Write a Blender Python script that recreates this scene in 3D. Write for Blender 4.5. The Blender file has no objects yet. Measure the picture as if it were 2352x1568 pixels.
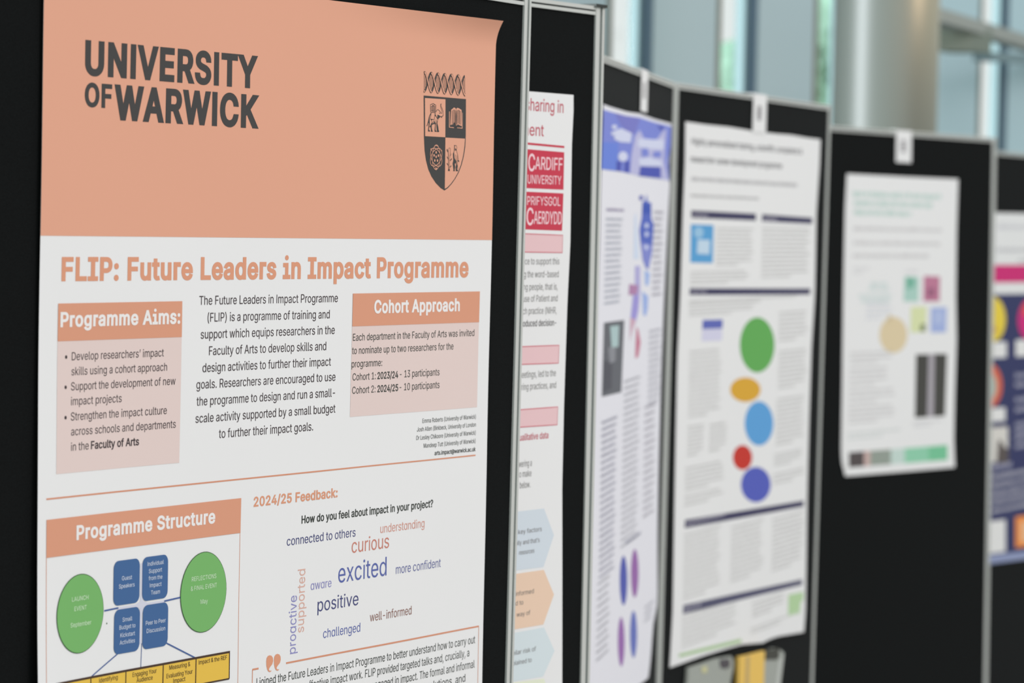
import bpy, math, random
from mathutils import Vector, geometry
random.seed(7)
SC = bpy.context.scene
COL = SC.collection

# ---------------------------------------------------------------- camera
F = 7600.0; CX, CY = 1176.0, 784.0            # focal length and centre in pixels of the 2352 x 1568 frame
ROLL = math.atan(.0215)
PITCH = math.atan((784 - 501) * math.cos(ROLL) / F)
CAM = Vector((0, 0, 1.73))
FW = Vector((0, math.cos(PITCH), -math.sin(PITCH)))
U0 = Vector((0, math.sin(PITCH), math.cos(PITCH))); R0 = Vector((1, 0, 0))
XC = math.cos(ROLL) * R0 + math.sin(ROLL) * U0
YC = -math.sin(ROLL) * R0 + math.cos(ROLL) * U0
cd = bpy.data.cameras.new('camera'); cam = bpy.data.objects.new('camera', cd); COL.objects.link(cam)
cd.sensor_width = 36; cd.lens = F * 36 / 2352; cd.clip_end = 400; cd.clip_start = .05
m = cam.matrix_world.copy()
for i in range(3):
    m[i][0], m[i][1], m[i][2], m[i][3] = XC[i], YC[i], -FW[i], CAM[i]
cam.matrix_world = m
cd.dof.use_dof = True; cd.dof.focus_distance = 3.5; cd.dof.aperture_fstop = 8.3
SC.camera = cam

# ---------------------------------------------------------------- light
SC.view_settings.view_transform = 'Standard'; SC.view_settings.look = 'None'
SC.view_settings.gamma = 1; SC.view_settings.exposure = 0.0
wd = bpy.data.worlds.new('overcast_sky'); SC.world = wd; wd.use_nodes = True
bg = wd.node_tree.nodes['Background']; bg.inputs[0].default_value = (.87, .945, .95, 1); bg.inputs[1].default_value = 1.0
def area(name, loc, target, sx, sy, power, colr):
    l = bpy.data.lights.new(name, 'AREA'); l.shape = 'RECTANGLE'; l.size = sx; l.size_y = sy; l.energy = power; l.color = colr
    o = bpy.data.objects.new(name, l); COL.objects.link(o); o.location = loc
    o.rotation_euler = (Vector(target) - Vector(loc)).to_track_quat('-Z', 'Y').to_euler()
    return o
area('warm_fill_light', (10.0, 1.0, 10.0), (.6, 6.5, 1.3), 6, 6, 690, (1.0, .81, .83))  # added warm fill, out of view, brightens the posters evenly
sl_ = bpy.data.lights.new('column_side_fill', 'SUN'); sl_.energy = 8.0; sl_.angle = math.radians(16); sl_.color = (.9, .96, 1)  # added in place of window daylight, brightens the column's left side
so_ = bpy.data.objects.new('column_side_fill', sl_); COL.objects.link(so_); so_.rotation_euler = Vector((.9, .43, -.12)).to_track_quat('-Z', 'Y').to_euler()

# ---------------------------------------------------------------- glyph outlines (sans serif), 1/500 em
SPACE = 0.1878
GLY = {
'A': (0.4797, [[8,0,101,254,138,254,231,0,198,0,144,151,132,186,116,239,123,239,106,185,95,151,43,0],[55,71,55,99,185,99,185,71]]),
'B': (0.4561, [[30,0,30,254,121,254,137,253,152,250,164,245,175,239,184,230,190,221,195,210,198,199,199,187,198,177,197,168,193,160,189,153,184,148,178,143,157,133,157,131,166,130,174,127,182,123,189,117,196,110,201,102,205,92,208,81,209,68,208,56,205,44,200,33,193,24,184,16,172,9,158,4,142,1,123,0],[62,29,122,29,140,30,154,34,165,40,172,48,176,58,178,68,177,77,175,85,171,92,166,99,160,104,153,109,144,113,135,115,124,115,62,115],[62,143,119,143,128,143,136,145,144,148,151,152,157,157,162,163,165,170,167,178,168,186,167,197,163,206,156,214,147,221,135,225,120,226,62,226]]),
'C': (0.5101, [[134,-3,118,-2,103,1,88,6,75,12,63,21,52,32,43,44,35,58,28,73,24,90,21,108,20,127,21,146,24,165,28,181,35,197,43,210,52,223,63,233,75,242,88,249,103,254,118,257,134,258,146,257,158,255,170,252,181,248,191,242,201,236,210,228,217,219,224,209,229,198,234,187,236,174,204,174,202,183,199,190,195,197,179,214,158,224,134,228,119,227,105,223,92,216,80,207,71,196,62,182,57,166,53,148,52,127,53,107,57,88,63,72,71,59,80,47,92,38,105,32,119,28,134,26,158,30,179,40,195,57,204,80,236,80,234,68,229,56,224,45,217,36,210,27,201,19,192,12,181,7,170,2,159,-1,146,-3]]),
'D': (0.5022, [[109,0,48,0,48,29,107,29,127,30,144,34,159,40,171,49,182,61,189,75,195,90,198,108,200,128,198,147,195,165,190,180,182,194,172,205,160,214,145,221,129,225,110,226,47,226,47,254,113,254,131,253,147,251,162,246,176,239,192,228,206,213,217,196,223,181,227,164,230,147,231,128,230,109,227,91,223,74,217,59,209,46,199,34,188,24,175,15,161,9,145,4,128,1],[62,254,62,0,30,0,30,254]]),
'E': (0.4186, [[30,0,30,254,186,254,186,226,62,226,62,143,178,143,178,114,62,114,62,29,188,29,188,0]]),
'F': (0.41, [[30,0,30,254,185,254,185,226,62,226,62,139,173,139,173,111,62,111,62,0]]),
'G': (0.5203, [[134,-3,118,-2,102,1,88,6,75,13,63,21,52,32,42,44,35,58,28,73,24,90,21,108,20,127,21,146,24,165,28,181,35,197,42,210,52,223,62,233,74,242,88,249,102,254,117,257,132,258,146,257,158,255,170,252,181,247,192,242,202,235,210,227,218,218,225,208,230,198,234,186,237,174,204,174,194,197,178,213,158,224,133,228,118,227,104,223,92,216,80,207,70,196,62,182,57,166,53,148,52,127,53,107,57,88,63,72,71,59,81,47,92,38,105,32,119,28,134,26,148,27,161,31,172,36,183,43,191,51,198,62,203,74,206,87,207,101,217,100,141,100,141,128,239,128,239,100,237,80,233,62,225,45,215,31,203,19,188,9,172,2,154,-2]]),
'H': (0.5169, [[30,0,30,254,62,254,62,144,196,144,196,254,228,254,228,0,196,0,196,116,62,116,62,0]]),
'I': (0.3004, [[16,0,16,29,59,29,59,226,16,226,16,254,135,254,135,226,91,226,91,29,135,29,135,0]]),
'J': (0.3964, [[93,-3,71,-1,53,5,38,16,28,27,22,40,18,56,17,73,17,86,49,86,49,73,50,58,54,47,61,37,70,30,80,26,93,25,105,26,115,30,124,37,131,47,135,58,136,73,136,254,168,254,168,73,167,56,163,40,156,27,147,16,132,5,113,-1]]),
'K': (0.4667, [[52,73,52,108,70,131,87,152,106,172,182,254,224,254,116,138,114,138],[30,0,30,254,62,254,62,167,62,112,62,97,62,0],[186,0,94,130,114,155,224,0]]),
'L': (0.393, [[30,0,30,254,62,254,62,29,181,29,181,0]]),
'M': (0.6282, [[30,0,30,254,76,254,139,94,144,79,150,61,156,42,161,24,154,24,159,41,165,61,171,79,176,94,238,254,284,254,284,0,252,0,252,145,252,163,253,184,253,207,253,229,256,229,249,205,241,181,234,161,228,145,171,0,143,0,85,145,80,160,72,181,65,204,56,229,59,229,60,208,60,186,61,164,61,145,61,0]]),
'N': (0.5234, [[30,0,30,254,68,254,172,91,181,75,194,53,207,27,202,27,200,54,200,79,199,97,199,254,232,254,232,0,193,0,101,145,89,165,74,191,54,226,60,227,61,192,62,164,62,145,62,0]]),
'O': (0.5333, [[133,-3,118,-2,103,1,88,6,75,12,63,21,52,32,43,44,35,58,28,73,24,90,21,108,20,127,21,146,24,165,28,181,35,197,43,210,52,223,63,233,75,242,88,249,103,254,118,257,133,258,149,257,164,254,179,249,192,242,204,233,215,223,224,210,232,197,238,181,243,165,246,146,247,127,246,108,243,90,238,73,232,58,224,44,215,32,204,21,192,12,179,6,164,1,149,-2],[133,26,148,28,162,32,175,38,186,47,196,58,204,72,210,88,214,106,215,127,214,148,210,166,204,182,196,196,186,207,175,216,162,223,148,227,133,228,119,227,105,223,92,216,81,207,71,196,63,182,57,166,53,148,52,127,53,106,57,88,63,72,71,58,81,47,92,38,105,32,119,28]]),
'P': (0.4445, [[30,0,30,254,118,254,136,253,152,250,166,244,178,236,187,226,195,215,200,202,203,189,204,174,203,159,200,145,195,133,187,121,178,112,166,104,152,98,136,94,118,93,55,93,55,121,116,121,129,122,139,124,149,128,156,133,162,139,167,147,170,155,172,164,172,174,172,184,170,193,167,201,162,208,156,214,148,219,139,223,129,225,116,226,62,226,62,0]]),
'Q': (0.5333, [[123,80,156,80,185,42,192,32,234,-24,200,-24,173,13,166,23],[133,-3,118,-2,103,1,88,6,75,12,63,21,52,32,43,44,35,58,28,73,24,90,21,108,20,127,21,146,24,165,28,181,35,197,43,210,52,223,63,233,75,242,88,249,103,254,118,257,133,258,149,257,164,254,179,249,192,242,204,233,215,223,224,210,232,197,238,181,243,165,246,146,247,127,246,108,243,90,238,73,232,58,224,44,215,32,204,21,192,12,179,6,164,1,149,-2],[133,26,148,28,162,32,175,38,186,47,196,58,204,72,210,88,214,106,215,127,214,148,210,166,204,182,196,196,186,207,175,216,162,223,148,227,133,228,119,227,105,223,92,216,81,207,71,196,63,182,57,166,53,148,52,127,53,106,57,88,63,72,71,58,81,47,92,38,105,32,119,28]]),
'R': (0.449, [[30,0,30,254,118,254,136,253,153,250,167,244,178,237,188,227,195,217,200,204,204,191,205,176,204,161,200,148,195,136,188,125,178,116,166,109,152,103,136,100,118,99,48,99,48,128,117,128,129,128,140,130,149,133,156,138,162,143,167,150,170,158,172,167,173,176,172,186,170,194,167,202,162,209,156,215,149,220,140,223,129,225,116,226,62,226,62,0],[177,0,115,115,151,115,214,0]]),
'S': (0.4466, [[112,-4,94,-3,78,0,64,5,51,11,41,20,32,30,25,42,21,54,19,68,52,68,54,59,57,51,62,44,68,38,75,33,83,29,92,27,102,25,112,25,123,25,133,27,143,30,151,34,159,40,165,46,169,53,172,61,173,70,172,77,170,84,166,89,161,94,155,99,148,102,122,111,92,120,72,126,56,135,43,145,34,156,28,170,26,186,27,200,31,213,37,224,46,234,57,242,69,249,83,254,97,257,114,258,130,257,145,254,158,249,170,242,180,234,189,224,195,213,199,202,200,189,169,189,166,201,160,211,151,219,140,225,127,228,112,229,102,229,92,227,84,224,76,220,70,215,64,209,61,203,58,195,58,188,58,180,61,173,65,167,71,162,78,158,85,154,106,147,132,140,156,132,179,119,186,113,192,106,197,99,201,90,203,80,204,69,203,56,199,43,193,32,185,21,174,13,162,5,147,0,130,-3]]),
'T': (0.4486, [[16,226,16,254,208,254,208,226,128,226,128,0,96,0,96,226]]),
'U': (0.5172, [[129,-4,110,-3,93,1,77,8,63,17,52,27,42,40,36,54,31,70,30,87,30,254,62,254,62,89,63,77,66,66,70,57,77,48,84,40,94,34,104,29,116,27,129,26,143,27,155,29,165,34,175,40,182,48,188,57,193,66,195,77,196,89,196,254,229,254,229,87,227,70,223,54,216,40,207,27,195,17,182,8,166,1,149,-3]]),
'V': (0.4797, [[102,0,8,254,42,254,96,103,108,69,124,15,117,15,133,69,145,103,197,254,231,254,139,0]]),
'W': (0.6862, [[78,0,8,254,41,254,82,98,88,73,93,47,98,20,95,20,100,47,106,73,112,98,153,254,190,254,231,98,237,73,243,47,249,20,244,20,249,47,255,73,261,98,302,254,335,254,265,0,228,0,184,161,176,196,168,237,175,237,167,197,159,161,115,0]]),
'X': (0.4742, [[9,0,109,142,109,118,15,254,52,254,89,200,102,181,112,164,122,146,116,146,126,164,136,181,149,200,187,254,223,254,129,119,129,143,228,0,191,0,146,65,134,83,125,98,115,116,122,116,113,98,103,83,91,65,46,0]]),
'Y': (0.4718, [[102,0,102,104,8,254,46,254,96,172,111,146,125,115,112,115,126,146,140,172,191,254,228,254,134,104,134,0]]),
'Z': (0.4384, [[21,0,21,23,137,193,153,215,170,238,174,227,143,226,111,226,20,226,20,254,198,254,198,231,84,64,67,40,49,17,45,27,76,28,107,29,200,29,200,0]]),
'a': (0.3892, [[80,-4,68,-4,57,-1,47,2,38,8,30,14,24,22,19,32,16,42,15,54,16,64,18,73,22,80,26,87,32,92,39,97,63,105,89,110,117,113,133,117,135,120,137,123,138,127,138,128,137,136,136,142,133,148,130,153,125,158,120,161,113,163,106,165,98,165,89,165,82,164,75,161,59,150,50,137,20,146,26,156,32,165,39,173,48,179,57,184,66,188,77,190,87,192,97,192,119,190,143,180,150,175,156,168,161,160,165,150,168,139,168,126,168,0,138,0,138,26,136,26,126,12,108,1,100,-2,90,-4],[85,23,96,23,106,26,114,29,121,34,127,40,132,47,135,54,137,61,138,69,138,95,130,91,116,88,100,86,88,84,67,79,61,77,56,74,52,70,48,65,47,59,46,52,46,46,48,41,51,36,55,32,59,29,65,26]]),
'b': (0.4244, [[115,-4,104,-3,94,-1,86,2,69,16,59,29,56,29,56,0,26,0,26,254,57,254,57,160,59,160,69,173,86,186,94,190,103,192,115,192,130,191,144,187,156,180,168,171,177,160,185,146,191,131,194,113,195,94,194,75,191,58,185,42,177,29,168,17,157,8,144,1,130,-3],[110,23,121,24,131,28,140,33,147,40,153,48,158,58,161,70,163,82,164,95,163,108,161,120,158,131,153,140,147,149,140,156,131,161,121,164,110,165,99,164,89,161,81,156,73,149,67,141,62,131,59,120,57,108,56,95,57,81,59,69,63,58,67,48,73,39,81,32,89,27,99,24]]),
'c': (0.3957, [[104,-4,87,-3,72,1,58,8,46,17,36,29,28,43,22,58,18,75,17,94,18,113,22,130,28,146,36,159,46,171,58,180,72,187,87,191,104,192,130,189,153,178,170,161,181,138,151,131,145,145,135,155,121,162,104,165,92,164,81,161,73,155,65,148,59,139,54,129,51,118,49,106,48,94,49,81,51,70,54,59,59,49,65,40,73,33,81,28,92,24,104,23,121,26,135,33,146,44,152,59,181,51,179,43,175,35,171,28,153,11,130,0]]),
'd': (0.4244, [[98,-4,82,-3,68,1,56,8,44,17,35,29,27,42,22,58,18,75,17,94,18,113,22,131,27,146,35,160,45,171,56,180,69,187,83,191,98,192,109,192,118,190,126,186,144,173,153,160,155,160,155,254,186,254,186,0,156,0,156,29,153,29,143,16,126,2,118,-1,109,-3],[102,23,113,24,123,27,132,32,139,39,145,48,150,58,153,69,155,81,156,95,155,108,153,120,150,131,145,141,139,149,132,156,123,161,113,164,102,165,91,164,81,161,72,156,65,149,59,140,54,131,51,120,49,108,48,95,49,82,51,70,54,58,59,48,65,40,73,33,81,28,91,24]]),
'e': (0.4039, [[106,-4,88,-3,73,1,58,8,46,17,36,29,28,42,22,58,18,75,17,93,18,112,22,129,28,145,36,159,46,170,58,180,71,187,86,191,103,192,113,192,123,190,133,187,142,183,151,177,160,170,167,162,173,152,179,141,182,128,185,113,186,97,186,85,37,85,37,110,169,110,155,101,154,113,152,124,149,134,144,143,138,151,131,157,123,161,113,164,103,165,92,164,82,161,73,157,66,151,59,143,54,135,51,125,49,116,48,105,48,89,49,75,51,64,55,53,61,44,67,37,76,31,85,26,95,24,106,23,127,26,143,36,153,53,182,45,179,36,174,27,168,20,160,13,151,7,141,2,130,-1,119,-3]]),
'f': (0.2537, [[114,190,114,164,3,164,3,190],[40,0,40,216,41,226,44,235,48,243,53,250,60,255,68,259,76,262,85,264,94,265,111,263,121,260,114,234,107,236,97,237,89,236,82,234,77,230,74,225,72,218,71,209,71,0]]),
'g': (0.4251, [[103,-75,90,-75,78,-73,67,-70,57,-66,49,-61,41,-55,35,-49,30,-42,25,-35,51,-20,61,-33,77,-44,85,-47,93,-48,103,-49,118,-47,130,-44,141,-38,149,-29,154,-17,156,-3,156,34,153,34,143,21,126,8,118,5,109,3,97,2,83,4,69,7,56,13,45,22,35,32,28,45,22,60,18,77,17,96,18,114,22,131,27,147,35,160,45,171,56,180,69,187,83,191,98,192,109,192,119,190,127,186,144,173,154,159,157,159,157,190,186,190,186,-4,185,-20,181,-33,175,-45,167,-54,157,-62,145,-68,132,-72,118,-74],[102,30,113,30,123,33,132,38,139,44,145,51,150,61,153,71,156,83,156,96,156,109,153,121,150,132,145,141,139,150,132,156,123,161,114,164,102,165,91,164,81,161,73,156,65,149,59,141,54,131,51,120,49,109,48,96,49,84,51,72,54,61,59,52,65,44,73,38,81,33,91,30]]),
'h': (0.41, [[57,113,57,0,26,0,26,254,57,254,57,144,51,144,58,159,66,172,76,181,87,187,100,191,114,192,126,191,137,189,148,184,157,178,164,170,170,160,175,149,178,135,179,120,179,0,148,0,148,118,147,131,143,143,136,152,128,159,117,163,105,165,96,164,88,162,80,159,74,154,68,148,63,141,60,133,58,124]]),
'i': (0.1666, [[26,0,26,190,57,190,57,0],[42,221,36,222,31,224,27,227,23,231,21,236,21,242,21,247,23,252,27,256,31,259,36,261,42,262,47,261,52,259,57,256,60,252,62,247,63,242,62,236,60,231,57,227,52,224,47,222]]),
'j': (0.1666, [[26,190,57,190,57,-15,56,-26,54,-36,51,-45,46,-53,40,-59,32,-65,24,-68,13,-71,2,-71,-5,-71,-5,-43,1,-43,9,-43,15,-40,20,-36,24,-30,26,-23,26,-15],[42,221,36,222,31,224,27,227,23,231,21,236,20,242,21,247,23,252,27,256,31,259,36,261,42,262,47,261,52,259,57,256,60,252,62,247,63,242,62,236,60,231,57,227,52,224,47,222]]),
'k': (0.3807, [[55,68,55,106,60,106,142,190,180,190,92,100,89,100],[26,0,26,254,57,254,57,0],[147,0,74,93,96,114,186,0]]),
'l': (0.1891, [[70,-1,56,0,45,4,37,10,31,19,27,29,26,42,26,254,57,254,57,49,57,42,58,35,60,31,63,28,67,27,73,26,80,26,85,27,90,1,81,0]]),
'm': (0.6098, [[26,0,26,190,56,190,56,148,54,148,57,157,61,166,66,173,72,179,79,184,86,188,94,191,102,193,110,193,123,192,134,187,144,180,151,171,157,160,160,147,156,147,159,156,163,164,169,172,175,178,182,183,190,187,199,191,208,192,218,193,229,192,239,190,249,186,257,180,264,173,270,164,275,154,278,141,278,128,278,0,248,0,248,127,247,139,243,149,236,156,228,161,219,164,209,165,201,165,194,163,187,160,181,156,177,151,173,145,170,139,168,131,168,124,168,0,137,0,137,130,136,140,132,148,126,156,119,161,110,164,100,165,92,165,85,163,79,160,73,156,67,151,63,145,60,137,58,129,57,119,57,0]]),
'n': (0.4097, [[57,113,57,0,26,0,26,190,56,190,56,144,51,144,58,159,66,172,76,181,87,187,100,191,114,192,126,191,137,189,147,184,156,178,164,170,170,160,175,149,178,135,179,120,179,0,148,0,148,118,147,131,143,143,136,152,128,159,117,163,105,165,96,164,88,162,80,159,74,154,68,148,63,141,60,133,58,124]]),
'o': (0.4152, [[104,-4,87,-3,72,1,58,8,46,17,36,29,28,43,22,58,18,75,17,94,18,113,22,130,28,146,36,159,46,171,58,180,72,187,87,191,104,192,120,191,136,187,149,180,161,171,171,159,180,146,186,130,189,113,191,94,189,75,186,58,180,43,171,29,161,17,149,8,136,1,120,-3],[104,23,116,24,126,28,135,33,143,40,149,49,154,59,157,70,159,81,160,94,159,106,157,118,154,129,149,139,143,148,135,155,126,161,116,164,104,165,92,164,81,161,73,155,65,148,59,139,54,129,51,118,49,106,48,94,49,81,51,70,54,59,59,49,65,40,73,33,81,28,92,24]]),
'p': (0.4244, [[26,-71,26,190,56,190,56,160,59,160,69,173,86,186,94,190,103,192,115,192,130,191,144,187,156,180,168,171,177,160,185,146,191,131,194,113,195,94,194,75,191,58,185,42,177,29,168,17,157,8,144,1,130,-3,115,-4,104,-3,94,-1,86,2,69,16,59,29,57,29,57,-71],[110,23,121,24,131,28,140,33,147,40,153,48,158,58,161,70,163,82,164,95,163,108,161,120,158,131,153,140,147,149,140,156,131,161,121,164,110,165,99,164,89,161,81,156,73,149,67,141,62,131,59,120,57,108,56,95,57,81,59,69,63,58,67,48,73,39,81,32,89,27,99,24]]),
'q': (0.4244, [[186,-71,155,-71,155,29,153,29,143,16,126,2,118,-1,109,-3,98,-4,82,-3,68,1,56,8,44,17,35,29,27,42,22,58,18,75,17,94,18,113,22,131,27,146,35,160,45,171,56,180,69,187,83,191,98,192,109,192,118,190,126,186,144,173,153,160,156,160,156,190,186,190],[102,23,113,24,123,27,132,32,139,39,145,48,150,58,153,69,155,81,156,95,155,108,153,120,150,131,145,141,139,149,132,156,123,161,113,164,102,165,91,164,81,161,72,156,65,149,59,140,54,131,51,120,49,108,48,95,49,82,51,70,54,58,59,48,65,40,73,33,81,28,91,24]]),
'r': (0.2591, [[26,0,26,190,56,190,56,160,58,160,62,169,68,177,76,184,85,188,96,191,107,192,115,192,122,192,122,161,115,162,103,163,95,162,87,160,80,157,73,153,67,148,63,142,60,135,58,127,57,118,57,0]]),
's': (0.365, [[91,-4,78,-3,67,-2,56,2,46,6,38,12,31,19,25,27,21,37,18,47,47,53,50,44,55,36,62,30,70,26,80,24,91,23,103,24,113,26,122,31,129,37,133,44,134,51,133,58,131,63,127,68,122,72,115,75,106,78,75,85,59,90,46,96,36,104,29,113,25,124,23,137,24,147,27,157,33,166,39,173,48,180,58,185,69,189,81,191,94,192,106,192,117,190,127,186,136,182,143,176,149,170,155,162,159,154,162,145,134,139,131,146,127,152,121,158,114,163,105,165,94,166,83,165,74,163,65,158,59,153,56,146,54,139,55,132,58,126,62,122,68,118,76,114,86,111,115,105,131,100,143,93,153,86,160,76,164,66,166,53,165,43,161,33,156,24,149,16,140,9,130,3,118,-1,105,-3]]),
't': (0.2274, [[102,190,102,164,3,164,3,190],[32,236,63,236,63,49,64,41,65,35,68,31,72,27,78,26,85,25,93,26,101,27,107,1,96,-1,84,-2,69,-1,56,4,46,11,38,20,34,32,32,46]]),
'u': (0.41, [[91,-3,79,-2,68,1,57,5,48,12,41,20,35,29,30,41,27,54,26,69,26,190,57,190,57,72,58,58,62,47,68,37,77,31,88,26,100,25,109,26,117,28,125,31,131,36,137,41,142,48,145,57,147,66,148,76,148,190,179,190,179,0,149,0,149,46,154,46,147,30,139,18,129,8,117,2,105,-1]]),
'v': (0.3892, [[81,0,9,190,42,190,83,78,93,43,103,10,92,10,101,43,112,78,152,190,186,190,113,0]]),
'w': (0.5671, [[69,0,11,190,44,190,67,107,77,68,88,21,82,21,93,67,103,107,126,190,158,190,181,107,191,68,201,21,196,21,206,68,217,107,240,190,272,190,215,0,184,0,159,86,152,112,145,140,138,169,145,169,138,140,131,112,124,86,99,0]]),
'x': (0.3786, [[10,0,86,109,86,86,14,190,50,190,74,153,90,127,104,103,88,103,101,127,117,153,141,190,176,190,104,84,104,107,179,0,143,0,115,43,100,68,86,91,102,91,89,68,74,43,46,0]]),
'y': (0.3892, [[24,-69,31,-43,36,-44,52,-44,57,-43,61,-41,65,-37,69,-32,72,-26,75,-18,81,-1,9,190,42,190,83,78,93,43,103,10,92,10,101,43,112,78,153,190,186,190,102,-29,88,-54,83,-59,76,-64,70,-68,62,-70,54,-72,46,-73,32,-72]]),
'z': (0.3803, [[21,0,21,23,127,160,127,161,24,161,24,190,166,190,166,165,63,30,63,28,169,28,169,0]]),
'0': (0.4531, [[113,-3,95,-2,79,3,65,12,53,24,42,39,34,57,30,72,27,89,25,107,24,127,25,147,27,165,30,182,35,197,43,215,53,230,65,242,79,251,95,256,113,258,131,256,147,251,161,242,174,230,184,215,192,197,197,182,200,165,202,147,203,127,202,107,200,89,197,72,192,57,184,39,174,24,162,12,147,3,131,-2],[113,25,125,26,136,30,145,37,153,46,160,58,165,72,169,88,171,107,172,127,171,148,169,166,165,182,160,197,153,208,145,218,136,224,125,228,113,230,101,228,91,224,82,218,73,208,67,197,62,182,58,166,55,148,55,127,55,107,58,88,62,72,67,58,73,46,82,37,91,30,101,26]]),
'1': (0.4531, [[38,0,38,27,195,27,195,0],[138,254,138,0,106,0,106,224,105,224,43,179,43,213,99,254]]),
'2': (0.4531, [[32,0,32,24,117,114,141,141,155,163,158,170,160,178,160,186,159,194,157,202,154,209,149,215,143,220,137,224,129,227,121,229,112,230,102,229,94,227,86,224,79,219,74,213,69,207,66,199,64,190,64,181,33,181,34,196,37,209,43,221,51,232,60,241,72,248,84,253,98,257,112,258,127,257,141,254,153,248,164,241,173,233,181,223,186,211,189,199,191,186,190,177,188,168,185,159,181,150,175,140,168,129,133,90,76,30,76,28,195,28,195,0]]),
'3': (0.4531, [[109,-3,94,-2,80,0,66,5,54,11,44,19,35,29,28,40,24,52,22,66,55,66,56,58,59,50,63,44,69,38,75,33,83,30,91,27,100,25,109,25,119,26,129,27,138,30,145,35,152,40,157,46,161,54,164,63,165,72,164,81,162,90,158,98,153,105,146,112,137,117,127,121,115,123,101,124,78,124,78,150,144,224,144,226,35,226,35,254,186,254,186,230,106,139,106,144,124,145,140,143,154,138,167,131,177,122,185,111,192,99,195,86,196,72,195,58,191,45,185,33,177,22,166,13,154,6,141,1,125,-2]]),
'4': (0.4531, [[20,53,20,79,123,254,155,254,54,83,54,81,207,81,207,53],[141,0,141,61,141,73,141,159,171,159,171,0]]),
'5': (0.4531, [[111,-3,96,-2,82,1,70,6,59,12,49,20,41,30,35,41,32,53,30,65,61,65,62,58,65,51,69,44,74,39,80,34,87,30,94,27,102,26,111,25,120,26,130,28,138,32,146,38,152,44,157,52,161,61,163,71,164,81,163,92,161,101,157,111,151,119,145,125,137,131,129,135,119,138,109,138,84,134,76,131,69,127,64,123,34,126,48,254,183,254,183,226,75,226,67,151,68,151,74,155,81,159,89,162,97,165,106,166,115,167,126,166,137,164,147,160,156,156,165,150,172,143,179,134,185,125,189,116,193,105,195,94,195,82,194,66,191,51,184,38,176,26,166,16,154,8,141,1,126,-2]]),
'6': (0.4531, [[113,-3,98,-2,84,1,71,7,60,15,50,25,42,37,36,51,33,65,32,81,33,93,35,106,40,119,47,134,56,151,69,170,126,254,161,254,75,131,73,131,83,144,98,153,117,157,132,156,146,153,158,147,169,140,178,131,185,120,190,107,193,94,194,79,193,63,190,49,184,36,176,25,166,15,155,7,142,1,128,-2],[113,24,123,25,131,27,139,31,146,37,152,43,157,51,161,59,163,69,164,79,163,89,161,98,157,107,152,114,146,121,139,126,131,130,123,132,113,133,104,132,95,130,87,126,80,121,74,114,69,107,65,99,63,89,62,79,63,69,65,59,69,51,74,43,80,37,87,31,95,27,104,25]]),
'7': (0.4531, [[48,0,162,224,162,226,31,226,31,254,195,254,195,224,82,0]]),
'8': (0.4531, [[113,-3,97,-2,82,1,68,6,56,13,45,21,37,31,31,42,27,54,26,68,27,78,29,88,33,98,37,106,43,114,51,121,58,126,67,130,76,132,76,133,65,138,55,145,46,154,40,165,36,177,35,190,36,203,40,214,45,225,53,234,62,242,73,249,85,254,99,257,113,258,128,257,141,254,153,249,164,242,173,234,181,225,186,214,190,203,191,190,190,177,186,165,180,154,171,145,162,138,150,133,150,132,159,130,168,126,176,121,183,114,189,106,194,98,197,88,200,78,200,68,199,54,195,42,189,31,181,21,171,13,158,6,145,1,130,-2],[113,25,124,25,134,27,142,30,150,34,156,40,161,46,165,53,168,61,168,69,168,78,165,87,161,94,156,101,149,107,141,111,133,115,123,117,113,118,103,117,93,115,85,111,77,107,70,101,65,94,61,87,58,78,58,69,58,61,61,53,64,46,70,40,76,34,84,30,92,27,102,25],[113,145,122,145,130,147,137,150,144,154,149,159,154,165,157,172,159,180,160,188,159,196,157,203,154,210,149,216,144,221,138,225,130,228,122,229,113,230,104,229,96,228,89,225,82,221,77,216,72,210,69,203,67,196,66,188,67,180,69,172,72,165,77,159,82,154,89,150,96,147,104,145]]),
'9': (0.4531, [[113,258,128,257,142,253,155,247,166,239,176,229,184,217,190,204,193,189,194,173,194,161,191,148,186,135,180,120,170,103,158,84,100,0,65,0,151,124,154,124,144,111,128,101,109,97,94,98,81,102,69,107,58,114,49,124,41,134,36,147,33,161,32,176,33,191,36,205,42,218,50,230,60,239,71,247,84,253,98,257],[113,230,104,229,95,227,87,223,80,218,74,211,69,204,66,195,63,186,63,176,63,166,66,156,69,148,74,140,80,134,87,129,95,125,104,122,113,122,123,122,131,125,139,129,146,134,152,140,157,147,161,156,163,165,164,175,163,185,161,195,157,204,152,211,146,218,139,223,131,227,123,229]]),
'(': (0.2731, [[45,103,45,122,47,142,50,162,53,177,57,192,61,206,66,221,73,239,80,255,88,270,118,270,95,214,81,157,78,138,76,120,76,103,80,57,94,8,118,-48,88,-48,78,-29,69,-11,62,8,56,27,51,46,47,66,45,84]]),
')': (0.2731, [[19,-48,43,9,57,58,61,103,60,120,59,138,56,157,41,214,19,270,48,270,56,255,64,239,71,221,76,206,80,192,83,177,86,162,90,142,91,122,92,103,91,84,89,65,86,46,81,27,74,8,67,-11,58,-30,48,-48]]),
'.': (0.1878, [[48,-2,42,-1,36,1,31,4,28,9,26,15,25,20,26,27,28,32,31,37,36,40,42,43,48,43,54,43,59,40,64,37,68,32,70,27,71,20,70,15,68,9,64,4,59,1,54,-1]]),
',': (0.1878, [[19,-60,34,36,68,36,42,-60]]),
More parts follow.
